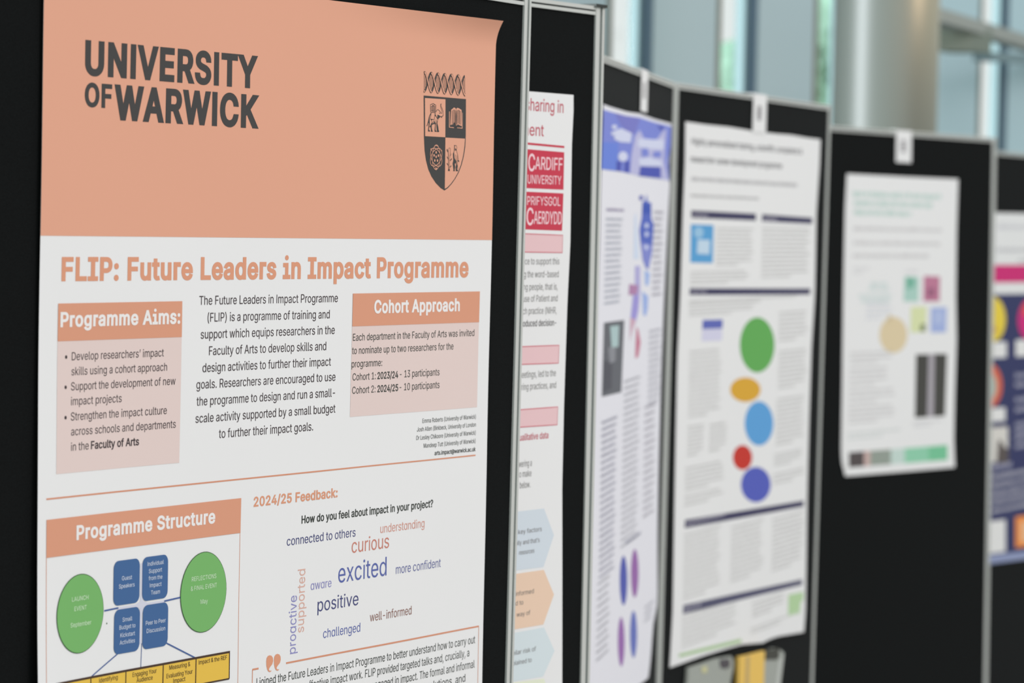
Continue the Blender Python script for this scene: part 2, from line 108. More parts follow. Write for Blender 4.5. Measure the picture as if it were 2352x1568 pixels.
':': (0.1878, [[48,-2,42,-1,36,1,31,4,28,9,26,15,25,20,26,27,28,32,31,37,36,40,42,43,48,43,54,43,59,40,64,37,68,32,70,27,71,20,70,15,68,9,64,4,59,1,54,-1],[48,135,42,136,36,138,31,142,28,147,26,152,25,158,26,164,28,170,31,174,36,178,42,180,48,181,54,180,59,178,64,174,68,170,70,164,71,158,70,152,68,147,64,142,59,138,54,136]]),
';': (0.1878, [[19,-60,34,36,68,36,42,-60],[52,135,46,136,40,138,36,142,32,147,30,152,29,158,30,164,32,170,36,174,40,178,46,180,52,181,58,180,63,178,68,174,72,170,74,164,75,158,74,152,72,147,68,142,63,138,58,136]]),
'/': (0.2492, [[117,266,36,-38,7,-38,89,266]]),
'&': (0.4476, [[98,-3,82,-2,68,1,55,6,44,13,35,21,27,31,21,42,18,54,17,67,18,77,20,86,24,95,29,103,35,110,42,117,70,139,108,168,118,176,127,187,131,202,130,210,127,217,123,223,117,227,109,230,101,230,84,227,73,216,70,211,69,205,68,199,73,182,84,164,102,142,219,0,182,0,86,116,61,146,44,172,40,181,38,190,38,199,39,210,41,220,45,229,51,237,58,244,67,249,77,253,88,256,100,257,112,256,123,253,133,249,141,244,148,237,154,230,158,221,161,212,162,202,158,181,146,162,128,146,77,109,68,101,60,94,55,87,51,80,49,73,48,66,49,58,51,50,55,44,59,38,65,33,72,29,79,26,87,24,96,23,106,24,116,26,126,30,135,34,143,41,151,48,157,56,163,65,168,76,172,87,174,99,174,112,204,112,203,97,201,83,198,72,185,46,173,31,166,23,158,15,147,9,136,3,123,0,111,-3]]),
'@': (0.676, [[178,-68,159,-67,142,-65,126,-62,111,-57,92,-49,76,-39,61,-26,49,-12,39,5,31,23,26,38,23,54,21,72,20,90,21,107,23,124,26,140,31,155,39,173,49,189,61,204,76,216,92,227,110,235,125,240,140,243,157,245,174,246,191,245,207,243,222,239,236,235,253,226,268,216,281,204,292,190,301,175,308,159,314,143,317,125,318,108,316,71,314,59,311,48,307,38,303,29,297,21,289,14,281,9,270,6,258,5,238,8,220,18,216,22,213,28,211,34,210,34,206,27,201,21,194,15,186,10,175,7,163,6,149,8,136,11,125,18,116,26,108,36,102,48,98,62,95,76,94,91,95,106,98,120,103,132,110,144,119,153,129,161,140,167,152,170,165,172,175,171,185,169,192,166,199,161,204,157,208,153,210,153,210,167,237,167,237,55,237,49,239,43,242,37,247,33,252,30,259,30,267,30,273,33,278,38,282,44,286,53,288,64,291,108,290,122,287,137,283,150,278,163,270,176,261,187,251,197,239,205,225,212,209,217,192,220,174,221,155,220,137,217,121,212,106,205,93,197,82,186,72,174,64,160,57,144,53,127,50,109,49,89,50,69,53,50,57,33,64,18,72,4,82,-8,94,-19,108,-27,123,-34,140,-39,159,-42,179,-43,206,-40,229,-34,245,-29,252,-53,232,-60,205,-65],[165,32,175,33,184,35,191,39,197,44,202,51,206,59,209,69,210,80,211,92,210,105,209,116,206,124,202,131,197,137,190,141,183,144,175,145,165,146,157,145,149,143,141,139,135,133,130,127,126,119,123,111,121,102,121,92,121,82,123,72,125,63,129,54,134,47,139,41,146,36,155,33]]),
'-': (0.4531, [[168,122,168,94,57,94,57,122]]),
'?': (0.3585, [[66,76,66,80,67,94,68,105,71,115,74,123,79,129,84,135,104,149,112,154,118,160,123,167,127,174,130,183,131,192,130,199,128,206,125,213,121,218,116,222,110,226,104,229,96,230,89,231,82,230,75,229,69,226,63,223,57,218,53,213,49,206,47,198,46,189,14,189,15,203,19,215,24,226,32,236,41,243,51,250,63,254,75,257,89,258,103,257,116,254,127,249,137,243,146,235,153,226,158,215,161,203,162,191,161,178,158,166,153,156,146,146,138,138,127,130,110,118,100,103,97,79,97,76],[82,-2,76,-1,70,1,66,4,62,9,60,15,59,20,60,26,62,32,66,37,70,40,76,42,82,43,88,42,93,40,98,37,102,32,104,26,105,20,104,15,102,9,98,4,93,1,88,-1]]),
'\u2019': (0.1769, [[26,159,41,254,75,254,49,159]]),
'\u2018': (0.1769, [[26,159,52,254,75,254,60,159]]),
'\u0251': (0.4247, [[97,-4,82,-3,68,1,56,8,45,17,35,29,27,42,22,58,18,75,17,94,18,113,22,131,27,146,35,160,45,171,56,180,69,187,83,191,98,192,109,192,119,190,127,186,144,173,153,160,156,160,156,190,186,190,186,0,156,0,156,29,153,29,143,16,126,2,118,-1,108,-3],[102,23,113,24,123,27,132,32,139,39,145,48,150,58,153,69,156,81,156,95,156,108,153,120,150,131,145,141,139,149,132,156,123,161,114,164,102,165,91,164,81,161,73,156,65,149,59,141,54,131,51,120,49,108,48,95,49,82,51,70,54,58,59,48,65,40,73,33,81,28,91,24]]),
}
CAP = .5087
def glyph(ch):
    a, cs = GLY[ch]
    return a, [[(c[i] / 500, c[i + 1] / 500) for i in range(0, len(c), 2)] for c in cs]
G = {c: glyph(c) for c in GLY}
G[' '] = (SPACE, [])
G['\u2022'] = (.3, [[(.15 + .07 * math.cos(t * .5236), .19 + .07 * math.sin(t * .5236)) for t in range(12)]])
def bx(x0, y0, x1, y1): return [(x0, y0), (x1, y0), (x1, y1), (x0, y1)]
def ccw(c): return sum(c[i - 1][0] * c[i][1] - c[i][0] * c[i - 1][1] for i in range(len(c))) > 0
_out = ccw(G['H'][1][0])
def B(*r):
    c = bx(*r); return c if _out else c[::-1]
G['I'] = (.178, [B(.058, 0, .12, CAP)])
# headline face: slab I and i, square-shouldered r
SLAB = {'I': (.33, [B(.13, 0, .2, CAP), B(.03, 0, .3, .055), B(.03, CAP - .055, .3, CAP)]),
        'r': (.26, [B(.05, 0, .115, .385), B(.05, .325, .24, .385)]),
        'i': (.27, [B(.115, 0, .175, .36), B(.035, .305, .15, .36), B(.03, 0, .26, .055)] + [G['i'][1][k] for k in range(0)])}
_dot = [(.14 + .038 * math.cos(t * .5236), .52 + .038 * math.sin(t * .5236)) for t in range(12)]
SLAB['i'][1].append(_dot if _out == ccw(_dot) else _dot[::-1])
ROUND = {'a': G['\u0251']}
_tri = {}
def offset(c, dx, dy):
    n = len(c); r = []
    sgn = 1 if _out else -1
    for i in range(n):
        p, q, s = c[i - 1], c[i], c[(i + 1) % n]
        e1 = Vector((q[0] - p[0], q[1] - p[1])); e2 = Vector((s[0] - q[0], s[1] - q[1]))
        if e1.length < 1e-6 or e2.length < 1e-6: r.append(q); continue
        e1.normalize(); e2.normalize()
        n1 = Vector((e1.y, -e1.x)) * sgn; n2 = Vector((e2.y, -e2.x)) * sgn
        k = n1 + n2; d = 1 + n1.dot(n2)
        if d < .35: d = .35
        k = k / d
        r.append((q[0] + k.x * dx, q[1] + k.y * dy))
    return r
def tri(ch, face, dx, dy):
    key = (ch, id(face), round(dx, 3), round(dy, 3))
    if key in _tri: return _tri[key]
    a, cs = face.get(ch) or G[ch]
    if dx or dy: cs = [offset(c, dx, dy) for c in cs]
    vs, es = [], []
    for c in cs:
        b = len(vs); n = len(c)
        vs += [Vector(p) for p in c]; es += [(b + i, b + (i + 1) % n) for i in range(n)]
    if not vs: _tri[key] = (a, [], []); return _tri[key]
    V, E_, T_ = geometry.delaunay_2d_cdt(vs, es, [], 0, 1e-5)[:3]
    out = []
    for t in T_:
        x = sum(V[i].x for i in t) / 3; y = sum(V[i].y for i in t) / 3; w = 0
        for c in cs:
            for i in range(len(c)):
                (x0, y0), (x1, y1) = c[i - 1], c[i]
                if (y0 <= y) != (y1 <= y):
                    if x0 + (y - y0) / (y1 - y0) * (x1 - x0) > x: w += 1 if y1 > y0 else -1
        if w: out.append(tuple(t))
    _tri[key] = (a, [(v.x, v.y) for v in V], out)
    return _tri[key]

# ---------------------------------------------------------------- colours and materials
def lin(c):
    c /= 255.0
    return c / 12.92 if c <= .04045 else ((c + .055) / 1.055) ** 2.4
LIT = .90                                     # diffuse level that the hall gives an upright surface
_mat = {}
def mat(name, rgb, rough=.7, spec=.15, metal=0.0, k=LIT, noise=0.0, scale=300):
    key = name
    if key in _mat: return _mat[key]
    M = bpy.data.materials.new(name); M.use_nodes = True; nt = M.node_tree; p = nt.nodes['Principled BSDF']
    c = [min(.95, lin(v) / k) for v in rgb]
    p.inputs['Base Color'].default_value = (*c, 1); p.inputs['Roughness'].default_value = rough
    p.inputs['Specular IOR Level'].default_value = spec; p.inputs['Metallic'].default_value = metal
    if noise:
        tc = nt.nodes.new('ShaderNodeTexCoord'); nz = nt.nodes.new('ShaderNodeTexNoise'); nz.inputs['Scale'].default_value = scale; nz.inputs['Detail'].default_value = 2
        rp = nt.nodes.new('ShaderNodeValToRGB'); rp.color_ramp.elements[0].position = .3; rp.color_ramp.elements[1].position = .7
        rp.color_ramp.elements[0].color = (*[v * (1 - noise) for v in c], 1); rp.color_ramp.elements[1].color = (*[min(1, v * (1 + noise)) for v in c], 1)
        nt.links.new(tc.outputs['Object'], nz.inputs['Vector']); nt.links.new(nz.outputs['Fac'], rp.inputs[0]); nt.links.new(rp.outputs[0], p.inputs['Base Color'])
    _mat[key] = M
    return M
def ink(r, g, b): return mat('ink_%d_%d_%d' % (r, g, b), (r, g, b), .65, .12)
FELT = mat('black_felt', (17, 19, 19), .95, .03, noise=.35, scale=900)
FELT.node_tree.nodes['Principled BSDF'].inputs['Sheen Weight'].default_value = .06
FELT.node_tree.nodes['Principled BSDF'].inputs['Sheen Roughness'].default_value = .4
ALU = mat('brushed_aluminium', (190, 193, 188), .45, .3, .0)
GROOVE = mat('frame_groove', (112, 122, 126), .6, .2)
PAPER = mat('white_paper', (227, 228, 227), .6, .15)

# ---------------------------------------------------------------- mesh builders and scene tree
class MB:
    def __init__(s): s.v = []; s.f = []; s.m = []; s.mats = []
    def mi(s, M):
        if M not in s.mats: s.mats.append(M)
        return s.mats.index(M)
    def add(s, vs, fs, M):
        b = len(s.v); i = s.mi(M); s.v += [Vector(v) for v in vs]
        for f in fs: s.f.append([b + k for k in f]); s.m.append(i)
    def box(s, o, a, b, c, M):                    # corner o, three edge vectors
        o, a, b, c = map(Vector, (o, a, b, c))
        vs = [o, o + a, o + a + b, o + b, o + c, o + a + c, o + a + b + c, o + b + c]
        s.add(vs, [(0, 3, 2, 1), (4, 5, 6, 7), (0, 1, 5, 4), (1, 2, 6, 5), (2, 3, 7, 6), (3, 0, 4, 7)], M)
    def prism(s, poly, ax, M):                    # 3D polygon extruded along ax
        ax = Vector(ax); n = len(poly); p = [Vector(q) for q in poly]
        s.add(p + [q + ax for q in p], [tuple(range(n))[::-1], tuple(range(n, 2 * n))] + [(i, (i + 1) % n, n + (i + 1) % n, n + i) for i in range(n)], M)
    def build(s, name, parent=None, smooth=False):
        me = bpy.data.meshes.new(name); org = parent_loc(parent)
        me.from_pydata([v - org for v in s.v], [], s.f)
        for M in s.mats: me.materials.append(M)
        me.polygons.foreach_set('material_index', s.m)
        if smooth: me.polygons.foreach_set('use_smooth', [True] * len(s.m))
        me.update()
        o = bpy.data.objects.new(name, me); COL.objects.link(o); o.parent = parent
        return o
def parent_loc(p):
    v = Vector((0, 0, 0))
    while p is not None: v = v + p.location; p = p.parent
    return v
def thing(name, loc, label, cat, group=None, kind=None):
    o = bpy.data.objects.new(name, None); COL.objects.link(o); o.location = loc; o.empty_display_size = .1
    if kind: o['kind'] = kind
    else: o['label'] = label; o['category'] = cat
    if group: o['group'] = group
    return o

def ray(x, y): return (x - CX) / F * XC - (y - CY) / F * YC + FW
def at_height(x, y, z):
    r = ray(x, y); return CAM + r * ((z - CAM.z) / r.z)
def at_depth(x, y, d): return CAM + ray(x, y) * d

class Plane:
    """An upright sheet plane: u runs along it to the right, v up, w towards the viewer's side."""
    def __init__(s, O, deg, lean=0.0, tilt=0.0):
        s.O = Vector(O); a = math.radians(deg); d = Vector((math.sin(a), math.cos(a), 0)); nh = Vector((d.y, -d.x, 0))
        up = Vector((0, 0, math.cos(lean))) + nh * math.sin(lean)
        s.d = (d * math.cos(tilt) - up * math.sin(tilt)); s.up = up * math.cos(tilt) + d * math.sin(tilt)
        s.n = s.d.cross(s.up) * 1.0
        if s.n.dot(nh) < 0: s.n = -s.n
        s.O = s.O - s.n * .002                      # measured edges lie on the paper and frame fronts, 2 mm before the felt
    def uv(s, x, y, w=.002):
        r = ray(x, y); q = s.O + s.n * w
        p = CAM + r * ((q - CAM).dot(s.n) / r.dot(s.n)) - s.O
        return p.dot(s.d), p.dot(s.up)
    def P(s, u, v, w=0.0): return s.O + s.d * u + s.up * v + s.n * w
    def ppm(s, x, y):                              # pixels per metre of height there
        u, v = s.uv(x, y); return F / (s.P(u, v) - CAM).dot(FW)

class Sheet:
    """A printed sheet on a plane; px positions are read into the sheet's own u, v once, shapes are then laid out there."""
    def __init__(s, pl, W=None, root=None): s.pl = pl; s.W = W or (lambda u, v: .002); s.root = root; s.mb = None; s.lay = 1
    def P(s, u, v, k=None):
        k = s.lay if k is None else k
        return s.pl.P(u, v, s.W(u, v) + .00018 * k)
    def part(s, name, parent=None, each=False):   # each: every line or column of print becomes a part of its own
        s.flush(); s.pn = name; s.pp = parent or s.root; s.mb = MB(); s.each = each
    def done(s):
        if s.each:
            n, p = s.pn, s.pp; s.flush(); s.part(n, p, True)
    def flush(s):
        o = None
        if s.mb and s.mb.f: o = s.mb.build(s.pn, s.pp)
        s.mb = None
        return o
    def poly(s, pts, M, k=None):                   # filled polygon in u, v
        ST = .03; q = []
        for i in range(len(pts)):
            a, b = Vector(pts[i]), Vector(pts[(i + 1) % len(pts)]); c = max(1, int((b - a).length / ST + .5))
            q += [a.lerp(b, j / c) for j in range(c)]
        vs = q; n = len(vs); x0 = min(p.x for p in q); x1 = max(p.x for p in q); y0 = min(p.y for p in q); y1 = max(p.y for p in q)
        extra = []; y = y0 + ST * .5
        while y < y1:
            x = x0 + ST * .5
            while x < x1:
                ins = False; near = False
                for i in range(n):
                    a, b = q[i - 1], q[i]
                    if (a.y > y) != (b.y > y) and x < a.x + (y - a.y) / (b.y - a.y) * (b.x - a.x): ins = not ins
                    if abs(b.x - x) + abs(b.y - y) < ST * .35: near = True
                if ins and not near: extra.append(Vector((x, y)))
                x += ST
            y += ST
        V, E_, T_ = geometry.delaunay_2d_cdt(vs + extra, [(i, (i + 1) % n) for i in range(n)], [], 1, 1e-7)[:3]
        s.mb.add([s.P(v.x, v.y, k) for v in V], [tuple(t) for t in T_], M)
    def ppoly(s, pts, M, k=None): s.poly([s.pl.uv(*p) for p in pts], M, k)
    def rect(s, u0, v0, u1, v1, M, k=None, r=0):
        if r:
            pts = []
            for (cx, cy, a0) in ((u1 - r, v1 - r, 0), (u0 + r, v1 - r, 90), (u0 + r, v0 + r, 180), (u1 - r, v0 + r, 270)):
                for j in range(7):
                    a = math.radians(a0 + j * 15); pts.append((cx + r * math.cos(a), cy + r * math.sin(a)))
            return s.poly(pts, M, k)
        nu = max(1, int(abs(u1 - u0) / .025)); nv = max(1, int(abs(v1 - v0) / .02))
        vs = [s.P(u0 + (u1 - u0) * i / nu, v0 + (v1 - v0) * j / nv, k) for j in range(nv + 1) for i in range(nu + 1)]
        s.mb.add(vs, [(j * (nu + 1) + i, j * (nu + 1) + i + 1, (j + 1) * (nu + 1) + i + 1, (j + 1) * (nu + 1) + i) for j in range(nv) for i in range(nu)], M)
    def prect(s, x0, y0, x1, y1, M, k=None, r=0):  # top-left and bottom-right pixel
        a = s.pl.uv(x0, y0); b = s.pl.uv(x1, y1)
        s.rect(min(a[0], b[0]), min(a[1], b[1]), max(a[0], b[0]), max(a[1], b[1]), M, k, r)
    def line(s, pts, width, M, k=None, closed=False):   # stroke in u, v; width in metres
        q = []
        for i in range(len(pts) if closed else len(pts) - 1):
            a, b = Vector(pts[i]), Vector(pts[(i + 1) % len(pts)]); c = max(1, int((b - a).length / .03 + .5))
            q += [a.lerp(b, j / c) for j in range(c)]
        if not closed: q.append(Vector(pts[-1]))
        pts = q; n = len(pts); L, R = [], []
        for i in range(n):
            p = Vector(pts[i - 1] if (i or closed) else pts[0]); q = Vector(pts[(i + 1) % n] if (i < n - 1 or closed) else pts[-1])
            t = (q - p); t = t.normalized() if t.length > 1e-9 else Vector((1, 0)); m_ = Vector((-t.y, t.x)) * width / 2
            c = Vector(pts[i]); L.append(c + m_); R.append(c - m_)
        vs = [s.P(*p, k) for p in L] + [s.P(*p, k) for p in R]; e = n if closed else n - 1
        s.mb.add(vs, [(i, n + i, n + (i + 1) % n, (i + 1) % n) for i in range(e)], M)
    def pline(s, pts, wpx, M, k=None, closed=False):
        x, y = pts[0]; s.line([s.pl.uv(*p) for p in pts], wpx / s.pl.ppm(x, y), M, k, closed)
    def ellipse(s, cu, cv, ru, rv, M, k=None, rot=0, n=48):
        c, q = math.cos(rot), math.sin(rot)
        s.poly([(cu + ru * math.cos(t) * c - rv * math.sin(t) * q, cv + ru * math.cos(t) * q + rv * math.sin(t) * c) for t in [6.28318 * i / n for i in range(n)]], M, k)
    def pellipse(s, x, y, rx, ry, M, k=None):      # pixel centre and half sizes; the sheet's own ellipse that shows that size
        s.ppoly([(x + rx * math.cos(t), y - ry * math.sin(t)) for t in [6.28318 * i / 48 for i in range(48)]], M, k)
    def text(s, t, xl, xr, base, H, M, bold=0.0, face={}, k=None, vert=False):
        """ink from xl to xr, baseline through pixel base, capitals H pixels tall"""
        b = s.pl.uv(*base)
        h = H / s.pl.ppm(*base); by = .72 * max(0, bold) * h; sy = (h - 2 * by) / CAP
        if vert: u0, v0, L = b[0], b[1], s.pl.uv(base[0], xr)[1] - b[1]
        else:
            def solve(x):
                y = base[1]
                for _ in range(4):
                    u, v = s.pl.uv(x, y); y += (v - b[1]) * s.pl.ppm(x, y)
                return s.pl.uv(x, y)[0]
            u0, u1 = solve(xl), solve(xr); L = u1 - u0; v0 = b[1]
        wid = 0; xs = []
        for c in t:
            xs.append(wid); wid += (face.get(c) or G[c])[0] + max(0, bold - .03) * 1.1 * (1.15 if t.isupper() else .8)
        f = lambda c: (face.get(c) or G[c])[1]
        x0 = min(p[0] for q in f(t[0]) for p in q); x1 = xs[-1] + max(p[0] for q in f(t[-1]) for p in q)
        bw = bold * h
        sx = (L - 2 * bw) / (x1 - x0)
        vs, fs = [], []
        for c, x in zip(t, xs):
            a, V, T_ = tri(c, face, bw / sx, by / sy)
            n = len(vs)
            for (px, py) in V:
                gx = (x + px - x0) * sx + bw; gy = py * sy + by
                vs.append(s.P(u0 - gy, v0 + gx, k) if vert else s.P(u0 + gx, v0 + gy, k))
            fs += [tuple(n + i for i in q) for q in T_]
        s.mb.add(vs, fs, M); s.done()
    def words(s, xl, xr, base, H, M, k=None, seed=0, end=True):  # unreadably small print: word-shaped rows of letter strokes
        rnd = random.Random(seed * 7919 + int(base[1] * 13 + xl))
        u0, v0 = s.pl.uv(*base); u1 = s.pl.uv(xr, base[1])[0]; h = H / s.pl.ppm(*base); u = u0; st = h * .17
        q = []
        while u < u1 - h * .3:
            for _ in range(rnd.randint(2, 9)):
                if u > u1 - h * .4: break
                top = h * (1 if rnd.random() < .25 else .72); bot = -.25 * h if rnd.random() < .1 else 0
                q.append((u, v0 + bot, u + st, v0 + top)); 
                if rnd.random() < .8:
                    q.append((u + h * .36, v0, u + h * .36 + st, v0 + h * .72))
                    q.append((u + st, v0 + h * .58, u + h * .36, v0 + h * .72) if rnd.random() < .5 else (u + st, v0, u + h * .36, v0 + h * .14))
                    u += h * .68
                else: u += h * .36
            u += h * .4
        vs, fs = [], []
        for a, b, c, d in q:
            n = len(vs); vs += [s.P(a, b, k), s.P(c, b, k), s.P(c, d, k), s.P(a, d, k)]; fs.append((n, n + 1, n + 2, n + 3))
        s.mb.add(vs, fs, M)
        if end: s.done()
    def para(s, xl, xr, y0, y1, n, M, H=None, k=None, last=.6):
        st = (y1 - y0) / max(1, n); H = H or st * .52; rnd = random.Random(int(xl * 3 + y0))
        dx = ROLL * (y1 - y0)
        for i in range(n):
            y = y0 + st * (i + .8); e = xr - (xr - xl) * (rnd.random() * .12 if i < n - 1 else 1 - last)
            s.words(xl - ROLL * (y - y0), e - ROLL * (y - y0), (xl - ROLL * (y - y0), y), H, M, k, i, False)
        s.done()
def sheet_mesh(sh, L, R, T, Bt, M, nu=24, nv=40, name='paper_sheet', thick=.0006):
    """paper grid filling four edge curves given in pixels (left and right run top to bottom, top and bottom left to right)"""
    def cv(pts):
        q = [Vector(sh.pl.uv(*p)) for p in pts]; d = [0]
        for i in range(1, len(q)): d.append(d[-1] + (q[i] - q[i - 1]).length)
        def ev(t):
            t *= d[-1]
            for i in range(1, len(q)):
                if t <= d[i] or i == len(q) - 1: return q[i - 1].lerp(q[i], (t - d[i - 1]) / max(1e-9, d[i] - d[i - 1]))
        return ev
    l, r, t, b = map(cv, (L, R, T, Bt)); g = []
    for j in range(nv + 1):
        y = j / nv
        for i in range(nu + 1):
            x = i / nu
            p = (1 - x) * l(y) + x * r(y) + (1 - y) * t(x) + y * b(x) - ((1 - x) * (1 - y) * t(0) + x * (1 - y) * t(1) + (1 - x) * y * b(0) + x * y * b(1))
            g.append(p)
    mb = MB(); fs = [(j * (nu + 1) + i, (j + 1) * (nu + 1) + i, (j + 1) * (nu + 1) + i + 1, j * (nu + 1) + i + 1) for j in range(nv) for i in range(nu)]
    mb.add([sh.P(p.x, p.y, 0) for p in g], fs, M)
    n = len(g); mb.add([sh.P(p.x, p.y, 0) - sh.pl.n * thick for p in g], [f[::-1] for f in fs], M)
    o = mb.build(name, sh.root, smooth=True)
    return o
# ---------------------------------------------------------------- the hall: floor, glazed wall, column, trees outside
def flat(name, x0, y0, x1, y1, z, M):
    b = MB(); b.box((x0, y0, z - .1), (x1 - x0, 0, 0), (0, y1 - y0, 0), (0, 0, .1), M); o = b.build(name); o['kind'] = 'structure'; return o
WA = at_depth(1475, 400, 15.0)
_a = math.radians(30); WD = Vector((math.sin(_a), math.cos(_a), 0)); WN = Vector((WD.y, -WD.x, 0))
flat('floor', -14, -9, 20, 30, 0, mat('hall_floor', (125, 123, 118), .5, .3, noise=.06, scale=6))
flat('ground', -60, 30, 120, 140, -.3, mat('grass_lawn', (120, 150, 110), .9, .1, noise=.2, scale=2))
def wall_t(x):                                     # distance along the glazed wall at the pixel column x
    r = ray(x, 400); r.z = 0; q = Vector((WA.x, WA.y, 0)); 
    return ((Vector((0, 0, 0)) + r * (q.dot(WN) / r.dot(WN))) - q).dot(WD)
STEP = wall_t(2297) / 4.0
MULL = mat('mullion_slate_blue', (72, 98, 116), .5, .3)
REVEAL = mat('pale_teal_jamb', (118, 144, 148), .5, .2)
PANEL = mat('grey_blue_infill_panel', (174, 194, 199), .55, .25)
PALEP = mat('pale_blue_infill_panel', (178, 204, 211), .55, .25)
BROWN = mat('bronze_edge_trim', (120, 120, 108), .5, .3)
GL = bpy.data.materials.new('tinted_window_glass'); GL.use_nodes = True
nt = GL.node_tree; nt.nodes.clear(); o_ = nt.nodes.new('ShaderNodeOutputMaterial'); mx = nt.nodes.new('ShaderNodeMixShader'); tr = nt.nodes.new('ShaderNodeBsdfTransparent'); gs = nt.nodes.new('ShaderNodeBsdfGlossy')
tr.inputs[0].default_value = (.95, .945, .935, 1); gs.inputs['Roughness'].default_value = .02; mx.inputs[0].default_value = .04
nt.links.new(tr.outputs[0], mx.inputs[1]); nt.links.new(gs.outputs[0], mx.inputs[2]); nt.links.new(mx.outputs[0], o_.inputs[0])
WB, WT = 0.0, 6.0
def wbox(mb, t0, t1, z0, z1, w0, w1, M):
    q = Vector((WA.x, WA.y, 0)); mb.box(q + WD * t0 + WN * w0 + Vector((0, 0, z0)), WD * (t1 - t0), Vector((0, 0, z1 - z0)), WN * (w1 - w0), M)
for n, i in enumerate(range(-3, 8)):
    t = i * STEP; r = thing('window_%d' % (n + 1), Vector((WA.x, WA.y, 0)) + WD * t, '', '', kind='structure')
    b = MB(); wbox(b, t - .045, t + .05, WB, WT, -.045, .012, MULL); b.build('mullion', r)
    b = MB(); wbox(b, t - .078, t - .046, WB, WT, -.045, .002, REVEAL); b.build('jamb', r)
    b = MB(); wbox(b, t + .055, t + .67 * STEP, WB, WT, -.04, -.004, PALEP if i >= 3 else PANEL); b.build('infill_panel', r)
    b = MB(); wbox(b, t + .67 * STEP, t + .71 * STEP, WB, WT, -.04, .0, BROWN); b.build('edge_trim', r)
    b = MB(); wbox(b, t + .71 * STEP, t + STEP - .078, WB, WT, -.04, -.034, GL); b.build('glass_pane', r)
def beam(name, p, q, hz, dep, M):                   # a straight bar between two points
    p, q = Vector(p), Vector(q); d = (q - p).normalized(); s = Vector((d.y, -d.x, 0)).normalized()
    b = MB(); b.box(p, q - p, (0, 0, -hz), s * dep, M); o = b.build(name); o['kind'] = 'structure'; return o
beam('trim_1', at_depth(2110, 18, 15.0), at_depth(2420, 113, 17.5), .06, .1, mat('grey_bronze_beam', (150, 155, 150), .6, .2))
beam('trim_2', at_depth(2235, 119, 17.6), at_depth(2440, 130, 19.5), .05, .1, mat('dark_transom', (118, 140, 145), .6, .2))
q_ = at_depth(2140, 60, 15.6); b = MB(); b.box(q_, XC * .19, WD * .25, (0, 0, -.115), mat('dark_bracket', (118, 128, 118), .6, .2)); o = b.build('trim_3'); o['kind'] = 'structure'
# round column
b = MB(); cc = at_depth(2030, 300, 13.4); cr = 121 * 13.4 / F; N = 48
vs = []; fs = []
for z in (0, 6):
    for i in range(N): vs.append((cc.x + cr * math.cos(6.28318 * i / N), cc.y + cr * math.sin(6.28318 * i / N), z))
fs = [(i, (i + 1) % N, N + (i + 1) % N, N + i) for i in range(N)]
b.add(vs, fs, mat('grey_painted_column', (98, 104, 98), .42, .5))
o = b.build('column', smooth=True); o['kind'] = 'structure'
# warm downlight beside the column (a lamp of the hall)
l = bpy.data.lights.new('warm_downlight', 'POINT'); l.energy = 20; l.color = (1, .72, .45); l.shadow_soft_size = .15
o = bpy.data.objects.new('warm_downlight', l); COL.objects.link(o); o.location = (cc.x + .62, cc.y - .42, 2.75)
# trees outside
LEAF = mat('pale_green_leaves', (125, 157, 139), .9, .05, noise=.15, scale=3); BARK = mat('tree_bark', (110, 105, 95), .9, .05)
def tree(x, y, depth, rad, label, seed):
    c = at_depth(x, y, depth); r = thing('leafy_tree', (c.x, c.y, -.3), label, 'tree', 'trees outside the glazed wall')
    rnd = random.Random(seed); b = MB()
    import bmesh
    bm = bmesh.new(); bmesh.ops.create_icosphere(bm, subdivisions=4, radius=1)
    for v in bm.verts:
        n = v.co.normalized(); k = 1 + .12 * math.sin(5 * n.x + seed) * math.cos(6 * n.y + 2 * n.z) + rnd.uniform(-.05, .05)
        v.co = n * k * rad
    b.add([v.co + c for v in bm.verts], [[v.index for v in f.verts] for f in bm.faces], LEAF); bm.free(); b.build('crown', r)
    b = MB(); k = 10
    vs = [(c.x + q * math.cos(.6283 * i), c.y + q * math.sin(.6283 * i), z) for z, q in ((-.3, .28), (c.z - rad * .5, .16)) for i in range(k)]
    b.add(vs, [(i, (i + 1) % k, k + (i + 1) % k, k + i) for i in range(k)], BARK); b.build('trunk', r)
tree(1730, 212, 32, .52, 'pale green tree top outside the window left of the middle blue mullion', 1)
tree(1925, 110, 42, 1.05, 'taller green tree outside, right beside the grey round column', 5)

